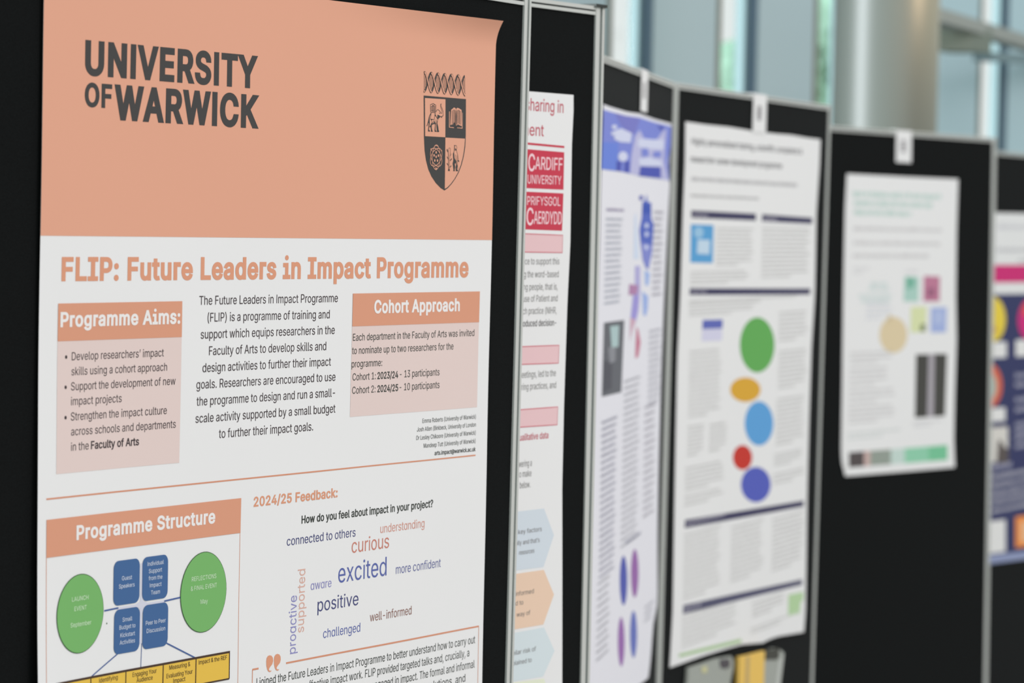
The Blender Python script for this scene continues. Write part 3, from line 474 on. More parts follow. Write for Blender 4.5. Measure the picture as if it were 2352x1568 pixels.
# ---------------------------------------------------------------- display boards
def board(pl, W, label, post=.02, rail=.011, H=1.965, cap=False):
    r = thing('display_board', (pl.P(W / 2, -2.0).x, pl.P(W / 2, -2.0).y, 0), label, 'display board', 'black felt display boards in the row')
    def bar(u0, u1, v0, v1, w0, w1, M, mb): mb.box(pl.P(u0, v0, w0), pl.d * (u1 - u0), pl.up * (v1 - v0), pl.n * (w1 - w0), M)
    b = MB(); bar(post * .5, W - post * .5, -H + rail * .5, -rail * .5, -.022, 0, FELT, b); b.build('felt_panel', r)
    for u in (0, W - post):
        z = pl.P(u, 0).z; e = -(z - .012) / pl.up.z
        b = MB()
        bar(u, u + post * .46, e, 0, -.026, .0025, ALU, b); bar(u + post * .46, u + post * .74, e, -.001, -.026, -.002, GROOVE, b); bar(u + post * .74, u + post, e, 0, -.026, .0025, ALU, b)
        b.build('frame_post', r)
    for nm, v in (('top_rail', -rail), ('bottom_rail', -H)):
        b = MB()
        bar(post, W - post, v, v + rail * .38, -.026, .002, ALU, b); bar(post, W - post, v + rail * .38, v + rail * .58, -.026, -.002, GROOVE, b); bar(post, W - post, v + rail * .58, v + rail, -.026, .002, ALU, b)
        b.build(nm, r)
    for u in (.0, W - post):
        b = MB(); q = pl.P(u + post / 2, 0); e = -(q.z - .012) / pl.up.z; q = pl.P(u + post / 2, e); h = Vector((pl.d.y, -pl.d.x, 0)).normalized(); dd = Vector((pl.d.x, pl.d.y, 0)).normalized()
        b.box(Vector((q.x, q.y, 0)) - h * .22 - dd * .02, h * .42, dd * .04, (0, 0, .012), ALU); b.build('foot', r)
    if cap:
        b = MB(); bar(W - post * 1.2, W + .001, -.001, .003, -.03, .005, mat('dark_corner_cap', (52, 56, 54), .6, .2), b); b.build('corner_cap', r)
    return r
# board one carries the large poster: its plane is fixed by the poster's width of 0.841 m
_r = ray(5514, 594); DEG1 = math.degrees(math.atan2(_r.x, _r.y))
A1 = Vector((-0.44245627, 3.09194754, 1.70428725))
P1 = Plane(A1, DEG1)                               # u = 0 at the poster's left edge, v = 0 at the foot of its orange band
E1 = P1.P(-.1104, .2965)
K1 = Plane(E1, DEG1, tilt=.0105)
K2 = Plane(at_height(1389, 17, 2.0) - Vector((math.sin(math.radians(31)), math.cos(math.radians(31)), 0)), 31)
q3 = at_height(1552, 190, 2.0); K3 = Plane(q3 - 1.06 * Vector((math.sin(math.radians(9.4)), math.cos(math.radians(9.4)), 0)), 9.4, lean=.006)
K4 = Plane(at_height(1553, 190, 2.0), 21.0, lean=.006); W4 = (at_height(1907, 241, 2.0) - at_height(1553, 190, 2.0)).length + .03
def back(p, deg, k): return p - k * Vector((math.sin(math.radians(deg)), math.cos(math.radians(deg)), 0))
K5 = Plane(back(at_height(1912, 289, 2.0), 34.1, .13), 34.1, lean=-.012); W5 = 1.145
K6 = Plane(back(at_height(2280, 346, 2.0), 27, .12), 27.0, lean=-.008)
board(K1, 1.036, 'nearest black display board, holding the large orange-headed poster', post=.016)
board(K2, 1.0, 'black display board just behind the nearest one, holding the poster with red logo squares', post=.0225, cap=True)
board(K3, 1.058, 'black display board turned almost edge-on, holding the poster with the blue header', post=.02)
board(K4, W4, 'black display board holding the white poster with a column of coloured ovals', post=.016)
board(K5, W5, 'black display board holding the small white poster with green headline', post=.024, rail=.013)
board(K6, 1.0, 'farthest black display board at the right, holding the navy and pink poster', post=.024, rail=.013)
# ---------------------------------------------------------------- the large poster
def W1(u, v):                                      # how far the paper stands off the felt: gentle waves, lifted corner, curled left edge
    w = .0020 + .0005 * math.sin(u * 21 + v * 6) * math.cos(v * 15 - u * 4)
    if v > .222: w += .0094 * min(1.6, ((v - .222) / .0303) ** 2) * max(0, min(1, (u - .45) / .35)) ** 1.4
    if v < -.08: w += .0056 * ((-.08 - v) / .33) ** 2 * max(0, 1 - u / .16) ** 1.5
    if v < -.9: w = max(.0020, w - .012)
    return w
def poster(name, pl, loc, label, W=None):
    r = thing(name, loc, label, 'poster'); s = Sheet(pl, W); s.root = r; return s
ORANGE = ink(219, 162, 136); DARK = ink(70, 69, 68); TXT = ink(66, 58, 60); DGREEN = ink(62, 66, 62)
HEAD = ink(212, 152, 124); PINKP = ink(220, 202, 196); LT = ink(231, 229, 226); TITLE = ink(214, 152, 122); RULE = ink(208, 146, 118)
s = poster('large_poster', P1, P1.P(.42, -.937), 'large white poster with an orange header band and dark lettering, nearest and in focus', W1)
mb = MB(); g = []; us = [0, .02, .05] + [.1 + .05 * i for i in range(12)] + [.69 + .0151 * i for i in range(11)]; vsv = [.2522 - .0045 * i for i in range(8)] + [.215 - .0235 * i for i in range(50)]
for v in vsv:
    for u in us: g.append(s.P(u, v, 0))
nu = len(us); mb.add(g, [(j * nu + i, (j + 1) * nu + i, (j + 1) * nu + i + 1, j * nu + i + 1) for j in range(len(vsv) - 1) for i in range(nu - 1)], PAPER)
mb.add([p - P1.n * .0003 for p in g], [(j * nu + i, j * nu + i + 1, (j + 1) * nu + i + 1, (j + 1) * nu + i) for j in range(len(vsv) - 1) for i in range(nu - 1)], PAPER)
mb.build('paper_sheet', s.root, smooth=True)
s.part('header_band')
g = []; vs2 = [v for v in vsv if v > .001] + [0.0]
for v in vs2:
    for u in us: g.append(s.P(u, v, 1))
s.mb.add(g, [(j * nu + i, (j + 1) * nu + i, (j + 1) * nu + i + 1, j * nu + i + 1) for j in range(len(vs2) - 1) for i in range(nu - 1)], ORANGE)
hb = s.flush(); hb.data.polygons.foreach_set('use_smooth', [True] * len(hb.data.polygons))
s.lay = 2; s.part('header_lettering', None, True)
s.text('UNIVERSITY', 194.8, 588, (244, 176.6), 80.5, DARK, .074)
s.text('OF', 194, 256.3, (236, 247.8), 55.5, DARK, .066)
s.text('WARWICK', 262.4, 589.5, (284, 276.8), 81.5, DARK, .074)
# --- crest: drawn from three close views (scale, origin)
s.part('crest'); cr_ = s.flush
def view(sc, ox, oy): return lambda pts: [(ox + x / sc, oy + y / sc) for x, y in pts]
h = view(17.42, 960, 150); sk = .093
for k in range(-1, 6):
    xb = 240 + 273 * k
    def strand(up, n=18):
        r = []
        for i in range(n + 1):
            t = i / n; x = xb + 273 * t + (15 if not up else 0) * t
            y = 660 + (375 if up else -375) * math.cos(math.pi * t); r.append((x, y + sk * (x - 240)))
        return r
    def clip(r): return [p for p in r if 210 <= p[0] <= 1915]
    bk = clip(strand(True))
    if len(bk) > 1: s.pline(h(bk), 5.6, DARK, 2)
    for j in (-2, -1, 0, 1, 2):
        x = xb + 273 + j * 44; e = 320 * math.cos(j * .55)
        if 225 < x < 1890: s.pline(h([(x, 660 + e + sk * (x - 240)), (x, 660 - e + sk * (x - 240))]), 1.5 if abs(j) < 2 else 2.4, DARK, 2)
    fr = clip(strand(False))
    if len(fr) > 1: s.pline(h(fr), 6.8, DARK, 3); s.pline(h(fr), 4.0, ORANGE, 4)
    if k == 5: pass
q = view(14.2545, 965, 225); z5 = view(12.063, 965, 310); LG = ORANGE
# shield: dark field, then two light quarters
right = [(1260, 0), (1258, 60), (1245, 330), (1200, 600), (1140, 830), (1060, 1040), (960, 1220), (860, 1360), (760, 1470), (668, 1535)]
left = [(560, 1465), (430, 1330), (310, 1150), (220, 950), (155, 700), (115, 420), (97, 60), (97, 0)]
top_l, top_r = q([(104, -82)]), q([(1502, 35)])
s.ppoly(top_l + q([(1502, 35)]) + z5(right) + z5(left), DARK, 2)
s.ppoly(q([(140, 0), (822, 42), (812, 1284), (146, 1248)]), LG, 3)
s.ppoly(z5([(690, 70), (1232, 100), (1215, 330), (1172, 600), (1112, 830), (1032, 1040), (935, 1215), (840, 1345), (745, 1445), (672, 1490)]), LG, 3)
# elephant and castle
for pts in ([(330, 490), (290, 560), (265, 640), (240, 760), (215, 850), (195, 900), (205, 930), (225, 890), (250, 800), (262, 830), (255, 920), (240, 1040), (240, 1092), (310, 1098), (300, 1060), (270, 1040), (274, 940), (297, 840), (292, 700), (302, 600), (348, 490)],
            [(318, 680), (360, 685), (460, 700), (455, 715), (390, 712), (360, 734), (340, 714), (316, 705)],
            [(345, 820), (400, 832), (440, 790), (460, 740), (476, 790), (500, 830), (490, 880), (485, 1040), (530, 1108), (458, 1105), (455, 1050), (470, 880), (450, 840), (400, 870), (365, 875), (360, 960), (375, 1040), (398, 1106), (335, 1100), (335, 1040), (325, 960), (290, 945), (330, 900)],
            [(540, 740), (555, 740), (547, 820), (577, 950), (588, 1050), (608, 1080), (602, 1114), (533, 1112), (530, 1060), (520, 960), (514, 880), (530, 880), (533, 820)],
            [(552, 545), (620, 570), (642, 600), (640, 630), (590, 670), (565, 714), (553, 705), (548, 640)],
            [(478, 470), (486, 540), (512, 590), (547, 650), (552, 690), (530, 655), (500, 604), (470, 590), (460, 560), (473, 500)],
            [(640, 590), (690, 600), (747, 556), (742, 592), (702, 615), (697, 655), (668, 630)]):
    s.ppoly(q(pts), DARK, 4)
for pts in ([(345, 490), (322, 690)], [(472, 480), (450, 695)], [(335, 480), (400, 468), (490, 478)], [(500, 460), (530, 400), (565, 374), (610, 410), (650, 460), (680, 505), (705, 490), (702, 440), (682, 360), (655, 290), (652, 220), (678, 185)],
            [(684, 200), (668, 240), (692, 310), (722, 380), (742, 450), (737, 530), (745, 560)], [(345, 720), (370, 800), (330, 880), (285, 950)], [(440, 740), (380, 820)],
            [(318, 215), (322, 450), (340, 478)], [(500, 230), (497, 450)], [(318, 215), (370, 200), (388, 184), (430, 184), (444, 206), (502, 235)],
            [(380, 215), (386, 462)], [(442, 215), (440, 465)], [(320, 290), (380, 275), (440, 282), (500, 295)], [(320, 335), (380, 325), (440, 330), (500, 340)], [(320, 385), (440, 378), (500, 395)], [(322, 432), (386, 418), (440, 424), (497, 440)], [(385, 240), (440, 245)],
            [(505, 700), (520, 880)], [(560, 720), (545, 820)]):
    s.pline(q(pts), 1.35, DARK, 4)
s.pellipse(*q([(628, 497)])[0], 1.1, 1.1, DARK, 4)
# open book
s.ppoly(q([(940, 440), (965, 440), (965, 900), (960, 945), (1100, 962), (1100, 985), (935, 962)]), LG, 3); s.ppoly(q([(1365, 470), (1386, 490), (1378, 1000), (1200, 985), (1200, 965), (1355, 975)]), LG, 3)
s.ppoly(q([(962, 440), (1368, 480), (1358, 965), (958, 940)]), DARK, 4)
s.ppoly(q([(998, 385), (1040, 355), (1098, 310), (1138, 330), (1160, 372), (1178, 340), (1210, 320), (1260, 340), (1342, 392), (1346, 925), (1290, 900), (1225, 860), (1172, 895), (1148, 895), (1130, 820), (1098, 785), (1060, 860), (970, 885)]), LG, 5)
for k_ in range(12):
    y = 395 + k_ * 38
    s.pline(q([(1012, y + 48), (1060, y + 10), (1100, y - 12), (1140, y + 40)]), 1.0, DARK, 6); s.pline(q([(1182, y + 48), (1215, y - 2), (1260, y + 14), (1310, y + 58)]), 1.0, DARK, 6)
s.ppoly(q([(1158, 372), (1166, 372), (1176, 600), (1170, 880), (1148, 880), (1142, 600)]), DARK, 6)
# ring emblem
cu, cv_ = s.pl.uv(*z5([(428, 615)])[0]); rr = 340 / 12.063 / s.pl.ppm(1000, 360)
for a in (0, 60, 120):
    a = math.radians(90 + a); pts = [(cu + rr * math.cos(t) * math.cos(a) - rr * .62 * math.sin(t) * math.sin(a), cv_ + rr * math.cos(t) * math.sin(a) + rr * .62 * math.sin(t) * math.cos(a)) for t in [6.28318 * i / 40 for i in range(40)]]
    s.line(pts, .00085, LG, 4, True)
for x, y in ((428, 480), (370, 562), (490, 570), (428, 602), (390, 705), (465, 708)): s.pellipse(*z5([(x, y)])[0], 1.55, 3.1, LG, 4)
for pts in ([(270, 375), (300, 370), (305, 440), (275, 440)], [(555, 405), (595, 425), (590, 460), (560, 445)], [(405, 915), (425, 890), (450, 925), (430, 985)], [(370, 330), (425, 265), (490, 330), (425, 295)]): s.ppoly(z5(pts), LG, 4)
# staff and bear
s.pline(z5([(770, 450), (775, 380), (800, 350), (828, 385), (822, 480), (810, 620), (800, 760), (800, 990)]), .9, DARK, 4); s.pline(z5([(785, 990), (770, 880), (770, 560), (762, 460), (735, 400)]), 2.0, DARK, 4)
for pts in ([(720, 400), (745, 390)], [(722, 420), (760, 480)], [(780, 650), (740, 620), (735, 590)], [(728, 600), (760, 665), (775, 660)], [(775, 850), (738, 780)], [(722, 780), (765, 850)], [(815, 580), (845, 540), (835, 510)], [(812, 700), (865, 650), (860, 635)], [(815, 720), (868, 665)], [(805, 880), (848, 850)], [(810, 905), (850, 860), (835, 840)]): s.pline(z5(pts), 1.0, DARK, 4)
s.ppoly(z5([(755, 990), (810, 1000), (805, 950), (770, 930)]), DARK, 4)
s.ppoly(z5([(935, 280), (950, 300), (945, 420), (925, 470), (940, 640), (985, 720), (990, 830), (970, 780), (945, 790), (955, 880), (940, 970), (955, 1000), (900, 1000), (910, 960), (885, 790), (905, 700), (895, 520), (925, 440)]), DARK, 4)
s.ppoly(z5([(990, 800), (1020, 850), (1005, 950), (1035, 975), (1030, 1005), (975, 1000), (965, 900)]), DARK, 4); s.ppoly(z5([(955, 370), (985, 380), (990, 430), (960, 430)]), DARK, 4); s.ppoly(z5([(1035, 690), (1068, 710), (1060, 755), (1025, 710)]), DARK, 4)
for pts in ([(930, 285), (990, 290), (1010, 350), (990, 390), (1000, 450), (1030, 560), (1045, 680)], [(965, 540), (980, 640), (1000, 740), (1000, 840)], [(1010, 560), (1025, 690), (1020, 830), (1030, 950)]): s.pline(z5(pts), 1.1, DARK, 4)
s.flush()

s.lay = 1; s.part('headline_lettering'); s.text('FLIP: Future Leaders in Impact Programme', 140.5, 1075, (141, 645.8), 56, TITLE, .07, SLAB)
# --- aims panel
s.part('programme_aims_panel'); s.rect(.0283, -.2248, .2289, -.0637, PINKP, 1); s.flush()
pa = s.root.children[-1]
va = P1.uv(131.5, 783.7)[1]; s.part('panel_heading', pa); s.rect(.0283, va, .2289, -.0637, HEAD, 2); s.text('Programme Aims:', 137.7, 412.4, (140, 751.3), 35, LT, .066, SLAB, 3)
s.part('panel_lettering', pa)
for t, a, b_, y in (('Develop researchers\u2019 impact', 164.2, 375.4, 827.3), ('skills using a cohort approach', 163.4, 382.8, 861.8), ('Support the development of new', 162.4, 402, 896.4), ('impact projects', 162.2, 279.7, 930.4), ('Strengthen the impact culture', 161.6, 382.3, 965.6), ('across schools and departments', 162, 402.7, 1000)):
    s.text(t, a, b_, (a, y), 18.8, TXT, 0, {}, 2)
s.text('in the', 161.6, 203, (161.6, 1035), 18.8, TXT, 0, {}, 2); s.text('Faculty of Arts', 208.2, 319.3, (208.2, 1031.4), 19, TXT, .042, {}, 2)
for x, y in ((151.4, 819.7), (150, 889), (149.4, 958.7)): s.pellipse(x, y, 2.6, 4.2, TXT, 2)
# --- introduction
s.part('introduction_lettering')
for t, a, b_, y in (('The Future Leaders in Impact Programme', 457, 774.9, 700), ('(FLIP) is a programme of training and', 476, 756.5, 738.8), ('support which equips researchers in the', 460, 768, 777.8), ('Faculty of Arts to develop skills and', 479, 748.8, 815.6), ('design activities to further their impact', 464, 759.5, 854.6), ('goals. Researchers are encouraged to use', 450, 770, 893), ('the programme to design and run a small-', 450.4, 769, 931.7), ('scale activity supported by a small budget', 448, 770, 971), ('to further their impact goals.', 502, 718.7, 1006)):
    s.text(t, a, b_, (a, y), 20.6, TXT, .004)
# --- cohort panel
s.part('cohort_panel'); s.rect(.5441, -.1922, .8159, -.0590, PINKP, 1); s.flush(); pa = s.root.children[-1]
va = P1.uv(808, 749.3)[1]; s.part('panel_heading', pa); s.rect(.5441, va, .8159, -.0590, HEAD, 2); s.text('Cohort Approach', 857.8, 1055, (1028, 715.2), 30, LT, .066, SLAB, 3)
s.part('panel_lettering', pa); s.lay = 2
for t, a, b_, y, w in (('Each department in the Faculty of Arts was invited', 809.3, 1088.9, 782.4, 0), ('to nominate up to two researchers for the', 807.5, 1040.9, 813, 0), ('programme:', 806.7, 877, 843.7, 0), ('Cohort 1:', 808.8, 862.3, 873.6, 0), ('2023/24', 866.2, 913.9, 870.6, .035), ('- 13 participants', 918, 1008.5, 866.9, 0), ('Cohort 2:', 808.3, 861.8, 904.2, 0), ('2024/25', 866.2, 913.9, 900.8, .035), ('- 10 participants', 917.2, 1008.3, 896.7, 0)):
    s.text(t, a, b_, (a, y), 16.3, DGREEN, w)
s.lay = 1; s.part('contact_lettering')
for t, a, b_, y, w in (('Emma Roberts (University of Warwick)', 969.5, 1092.7, 971.2, 0), ('Josh Allen (Birkbeck, University of London', 957.2, 1092.7, 991, 0), ('Dr Lesley Chikoore (University of Warwick)', 955.7, 1092.2, 1010.3, 0), ('Mandeep Tutt (University of Warwick)', 972.3, 1091.8, 1028.2, 0), ('arts.impact@warwick.ac.uk', 997, 1091.9, 1045.2, .035)):
    s.text(t, a, b_, (a, y), 10.0, DGREEN, w)
s.part('dividing_rule'); s.line([(.0131, -.2475), (.8145, -.2475)], .0016, RULE)
# --- structure diagram
s.part('structure_panel'); u0, u1, vt = .0134, .3395, -.2670; vb = P1.uv(105, 1280.2)[1]
for a in (u0 + .0004, u1 - .0004): s.line([(a, vb), (a, -.60)], .0008, RULE)
s.line([(u0, -.60), (u1, -.60)], .0008, RULE); s.flush(); pa = s.root.children[-1]
s.part('panel_heading', pa); s.rect(u0, vb, u1, vt, HEAD, 2); s.text('Programme Structure', 172.3, 493.8, (172.5, 1240), 34, LT, .066, SLAB, 3)
GREEN = ink(117, 176, 104); GDK = ink(58, 92, 56); BLUE = ink(68, 102, 148); BLU2 = ink(74, 98, 150); CROSS = ink(205, 207, 219); YEL = ink(224, 186, 78); YTX = ink(74, 58, 48)
LTB = ink(205, 215, 228); LTG = ink(206, 230, 198)
def vbase(x, y): return P1.uv(x, y)[1]
for p, w in (([(617, 918), (745, 892)], 3.9), ([(1160, 831), (1315, 796)], 3.9), ([(738, 1306), (498, 1507)], 3.2), ([(957, 1210), (950, 1432)], 2.2), ([(1180, 1208), (1448, 1344)], 3.4)):
    s.part('connector_line', pa); s.pline([(80 + x / 3.92, 1168 + y / 3.92) for x, y in p], w, BLU2, 2)
s.part('pale_cross', pa)
s.rect(P1.uv(321.6, 1320)[0], vbase(323, 1478), P1.uv(326.6, 1320)[0], vbase(323, 1293), CROSS, 1)
ya = vbase(267, 1394.3); yb = vbase(267, 1400); s.rect(P1.uv(267, 1397)[0], yb, P1.uv(378, 1380)[0], ya, CROSS, 1); uc, vc_ = P1.uv(324, 1388)
s.poly([(uc + (.014 if i % 2 == 0 else .0045) * math.cos(math.pi / 4 + math.pi / 4 * (i + 1)), vc_ + (.014 if i % 2 == 0 else .0045) * math.sin(math.pi / 4 + math.pi / 4 * (i + 1))) for i in range(8)], CROSS, 1)
for nm, (x0, y0, x1, y1), tx in (('step_box', (259.8, 1288.9, 319.8, 1391.4), (('Guest', 277.7, 301.2, 1332.5), ('Speakers', 270.8, 307, 1351.2))),
                                 ('step_box', (326.2, 1279.8, 384.9, 1380.6), (('Individual', 336.9, 374.1, 1299.4), ('Support', 339.7, 370.3, 1316), ('from the', 339.2, 370.8, 1332.5), ('Impact', 341.7, 368.8, 1348.6), ('Team', 344.5, 365.2, 1365.2))),
                                 ('step_box', (260.6, 1400.9, 319.8, 1503.2), (('Small', 279, 301.4, 1427.4), ('Budget to', 271.8, 308.8, 1445.6), ('Kickstart', 273.9, 307.8, 1463.4), ('Activities', 272.6, 307.8, 1480.2))),
                                 ('step_box', (326.7, 1390.2, 384.9, 1491.5), (('Peer to Peer', 332.6, 378.5, 1435.3), ('Discussion', 334.6, 377.2, 1453.4)))):
    a0, c0 = P1.uv(x0, y0); a1 = P1.uv(x1, y0)[0]; c1 = vbase(x0, y1)
    s.part(nm, pa); s.rect(a0, c1, a1, c0, BLUE, 3, .0075)
    for t, l_, r_, y in tx: s.text(t, l_, r_, (l_, y), 9.6, LTB, .005, {}, 4)
for x, y, rp, tx in ((180.3, 1408.3, 91.5, (('LAUNCH', 160.4, 199.4, 1381), ('EVENT', 166, 194.8, 1402.7), ('September', 156.5, 205.8, 1440.4))), (467, 1359.3, 93, (('REFLECTIONS', 438.9, 495.8, 1335), ('& FINAL EVENT', 436.6, 497, 1356.8), ('May', 459.3, 475.9, 1386.6)))):
    s.part('event_circle', pa); a, c = P1.uv(x, y); r_ = rp / P1.ppm(x, y); s.ellipse(a, c, r_, r_, GDK, 3); s.ellipse(a, c, r_ - .0007, r_ - .0007, GREEN, 4)
    for t, l_, e_, yy in tx: s.text(t, l_, e_, (l_, yy), 10.2, LTG, 0, {}, 5)
s.part('topic_table', pa); vt = vbase(526.6, 1496.6); vb = vbase(525.6, 1558); ur = P1.uv(526.2, 1520)[0]
xs = [P1.uv(x, y)[0] for x, y in ((204.8, 1556), (287.7, 1541), (373.7, 1525), (449.5, 1511))]; ul = xs[0] - (xs[1] - xs[0]) * 1.0
s.rect(ul, vb, ur, vt, YEL, 2)
for a in [ul] + xs + [ur]: s.line([(a, vb), (a, vt)], .0016, YTX, 3)
s.line([(ul, vt), (ur + .0008, vt)], .0022, YTX, 3); s.line([(ul, vb), (ur, vb)], .0016, YTX, 3)
for t, l_, e_, y, hh in (('Identifying', 224.4, 268.4, 1567.2, 10.4), ('Engaging Your', 303, 358.2, 1554.3, 10.4), ('Audience', 312.3, 349.2, 1566.8, 10.4), ('Measuring &', 387.6, 435.8, 1537.8, 10.4), ('Evaluating Your', 381.2, 441.4, 1557.3, 10.4), ('Impact', 397, 424.6, 1568.2, 10.4), ('Impact & the REF', 455.5, 520.6, 1525.6, 10)): s.text(t, l_, e_, (l_, y), hh, YTX, .006, {}, 3)
# --- feedback
s.part('feedback_heading'); s.text('2024/25 Feedback:', 582.6, 775, (583, 1163.8), 23, TITLE, .055, SLAB); s.text('How do you feel about impact in your project?', 691.4, 994, (691.4, 1202.3), 18.6, DGREEN, .04)
NB = ink(74, 78, 122); SAL = ink(208, 150, 134); RED = ink(196, 128, 112); BL = ink(92, 104, 164); LAV = ink(140, 140, 190); BRN = ink(138, 98, 88); PK = ink(214, 172, 158)
s.part('cloud_word', None, True)
for t, l_, e_, b_, hh, M in (('connected to others', 658, 816.6, (661, 1252.5), 20.5, NB), ('understanding', 873.8, 974.6, (874, 1224), 20, SAL), ('curious', 807.5, 893.5, (808, 1269.6), 32.5, RED), ('excited', 776.3, 887.3, (778, 1338), 44, BL), ('more confident', 908.7, 1012.3, (909, 1317.7), 20.5, ink(104, 110, 158)), ('aware', 713, 760.8, (713, 1354.7), 20, LAV), ('positive', 729, 822.8, (731, 1404), 30.5, NB), ('well-informed', 849, 944.4, (849, 1427), 20, BRN), ('challenged', 742.4, 827, (743, 1465.2), 21, BL)):
    s.text(t, l_, e_, b_, hh, M, 0, ROUND)
def vtext(t, x, y0, y1, hu, M): s.text(t, 0, y1, (x, y0), hu * P1.ppm(x, y0), M, 0, ROUND, None, True)
vtext('proactive', 679, 1499.6, 1366.5, .0142, LAV); vtext('supported', 697.8, 1450.7, 1305.8, .0142, PK)
# --- quotation
s.part('quotation_box'); ur = .8308; vt = -.4466; ul = P1.uv(579.4, 1537.7)[0]
s.line([(P1.uv(657, 1522)[0], vt), (ur, vt)], .0019, RULE); s.line([(ur, vt), (ur, -.86)], .0010, RULE); s.line([(ul, vt), (ul, -.86)], .0012, RULE); s.line([(ul, vt), (P1.uv(593.4, 1535)[0], vt)], .0019, RULE); s.line([(ul, -.86), (ur, -.86)], .0012, RULE)
QM = [(243, 265), (262, 270), (274, 290), (276, 320), (268, 350), (246, 378), (236, 396), (240, 410), (252, 412), (262, 410), (254, 421), (242, 425), (228, 417), (218, 395), (212, 360), (211, 320), (215, 292), (227, 272)]
for dx, dy in ((0, 0), (73, -13)): s.ppoly([(560 + (x + dx) / 4.126, 1440 + (y + dy) / 4.126) for x, y in QM], TITLE)
for t, l_, e_, b_ in (('I joined the Future Leaders in Impact Programme to better understand how to carry out', 588.6, 1091.5, (1091, 1476.4)), ('effective impact work. FLIP provided targeted talks and, crucially, a', 703, 1078, (1077, 1506.6)), ('engaged in impact. The formal and informal', 853, 1090, (1089, 1532.6)), ('solutions, and', 979, 1068.5, (1068, 1564.6))): s.text(t, l_, e_, b_, 17.6, DGREEN, 0)
s.part('ink_speck'); s.pellipse(243.5, 1431, 1.2, 2.2, GDK); s.flush()
# ---------------------------------------------------------------- poster with the red logo squares (second board)
GREY = ink(105, 104, 104); LGREY = ink(140, 140, 140)
def wavy(a, f, g, base=.0016): return lambda u, v: base + a * .5 * (1 + math.sin(u * f + v * g)) * (.6 + .4 * math.cos(v * f * .7))
s = poster('research_poster', K2, K2.P(.6, -1.15), 'white poster with red logo squares and pink heading boxes, cut off by the nearest board', wavy(.0008, 14, 5))
R_ = [(1317.5, 218), (1318, 245), (1314, 330), (1310.5, 560), (1304, 690), (1296, 930), (1291.5, 1120), (1291.5, 1568), (1291, 1720)]
xl = lambda x, y: (x - 330, y - 330 * (595 - y) / 4600)
L_ = [xl(*p) for p in R_]; T_ = [L_[0], R_[0]]; Bt = [L_[-1], R_[-1]]
sheet_mesh(s, L_, R_, T_, Bt, PAPER)
CR = ink(196, 64, 82); PKB = ink(226, 192, 194); PKE = ink(206, 120, 130); CW = ink(238, 205, 210); RTX = ink(190, 84, 98)
s.part('title_lettering', None, True); s.text('sharing in', 1208, 1294.3, (1294, 259.6), 28, RTX, .01); s.text('ment', 1197, 1249.4, (1249, 313), 27, RTX, .01)
s.pline([(1150, 325), (1212, 329.6), (1296.6, 337.5)], 5, CR); s.flush()
def band(name, a, b_, c, d, M, parent=None):        # corners in pixels: left-top, right-top, right-bottom, left-bottom
    s.part(name, parent); s.ppoly([a, b_, c, d], M); s.flush(); return s.root.children[-1] if parent is None else None
def ext(p, q, x):                                   # carry an edge on to the left behind the nearer board
    k = (p[1] - q[1]) / (p[0] - q[0]); return (x, p[1] + k * (x - p[0]))
lg = band('logo_square', ext((1213, 342.6), (1296.3, 349.6), 1196), (1296.3, 349.6), (1294.6, 435.6), ext((1209, 432), (1294.6, 435.6), 1192), CR)
s.part('logo_lettering', lg); s.text('C', 1213, 1228.5, (1220, 393), 40, CW, .02, {}, 2); s.text('ARDIFF', 1229, 1291.5, (1286, 391.5), 29, CW, .015, {}, 2); s.text('UNIVERSITY', 1211.7, 1289, (1284, 424), 20, CW, .01, {}, 2); s.flush()
lg = band('logo_square', ext((1209, 440), (1294.6, 444), 1192), (1294.6, 444), (1291.5, 529.8), ext((1207, 526.6), (1291.5, 529.8), 1190), CR)
s.part('logo_lettering', lg); s.text('PRIFYSGOL', 1210.8, 1287, (1282, 472.6), 20, CW, .01, {}, 2); s.text('C', 1209, 1225, (1216, 517), 40, CW, .02, {}, 2); s.text('AERDYDD', 1226, 1290, (1284, 515), 29, CW, .015, {}, 2); s.flush()
for a, b_, c, d in (((1205, 536.5), (1293, 540), (1292, 580), (1205, 578.6)), ((1200, 795.7), (1284.6, 792.5), (1283, 833.6), (1199, 836.5)), ((1196.5, 940.4), (1281.5, 934), (1280, 975), (1194.5, 980.6))):
    e = [ext(a, b_, 1180), b_, c, ext(d, c, 1178)]; hb = band('heading_box', *e, PKB); s.part('box_outline', hb); s.pline([e[0], e[1], e[2], e[3]], 2.2, PKE, 2); s.flush()
s.part('body_lettering', None, True)
for t, l_, e_, y in (('ce to support this', 1206, 1285, 607), ('g the word-based', 1203.5, 1283.5, 636.4), ('ng people, that is,', 1202, 1281, 665), ('use of Patient and', 1201, 1281, 691.6), ('ch practice (NIHR,', 1201, 1278.5, 719.5), ('meetings, led to the', 1190, 1277, 863.2), ('ring practices, and', 1198, 1277.6, 890.6), ('wering a', 1190, 1221, 1069.6), ('o make', 1192, 1220, 1093), ('below.', 1193, 1217.5, 1118.6)): s.text(t, l_, e_, (e_, y), 15, ink(125, 125, 122), 0)
s.text('produced decision-', 1192, 1278, (1278, 747.6), 15, GREY, .02); s.text('qualitative data', 1186, 1259.5, (1259, 1006), 15, RTX, .02)
hx = lambda pts: [(1140 + x / 3.483, 1118 + y / 3.483) for x, y in pts]
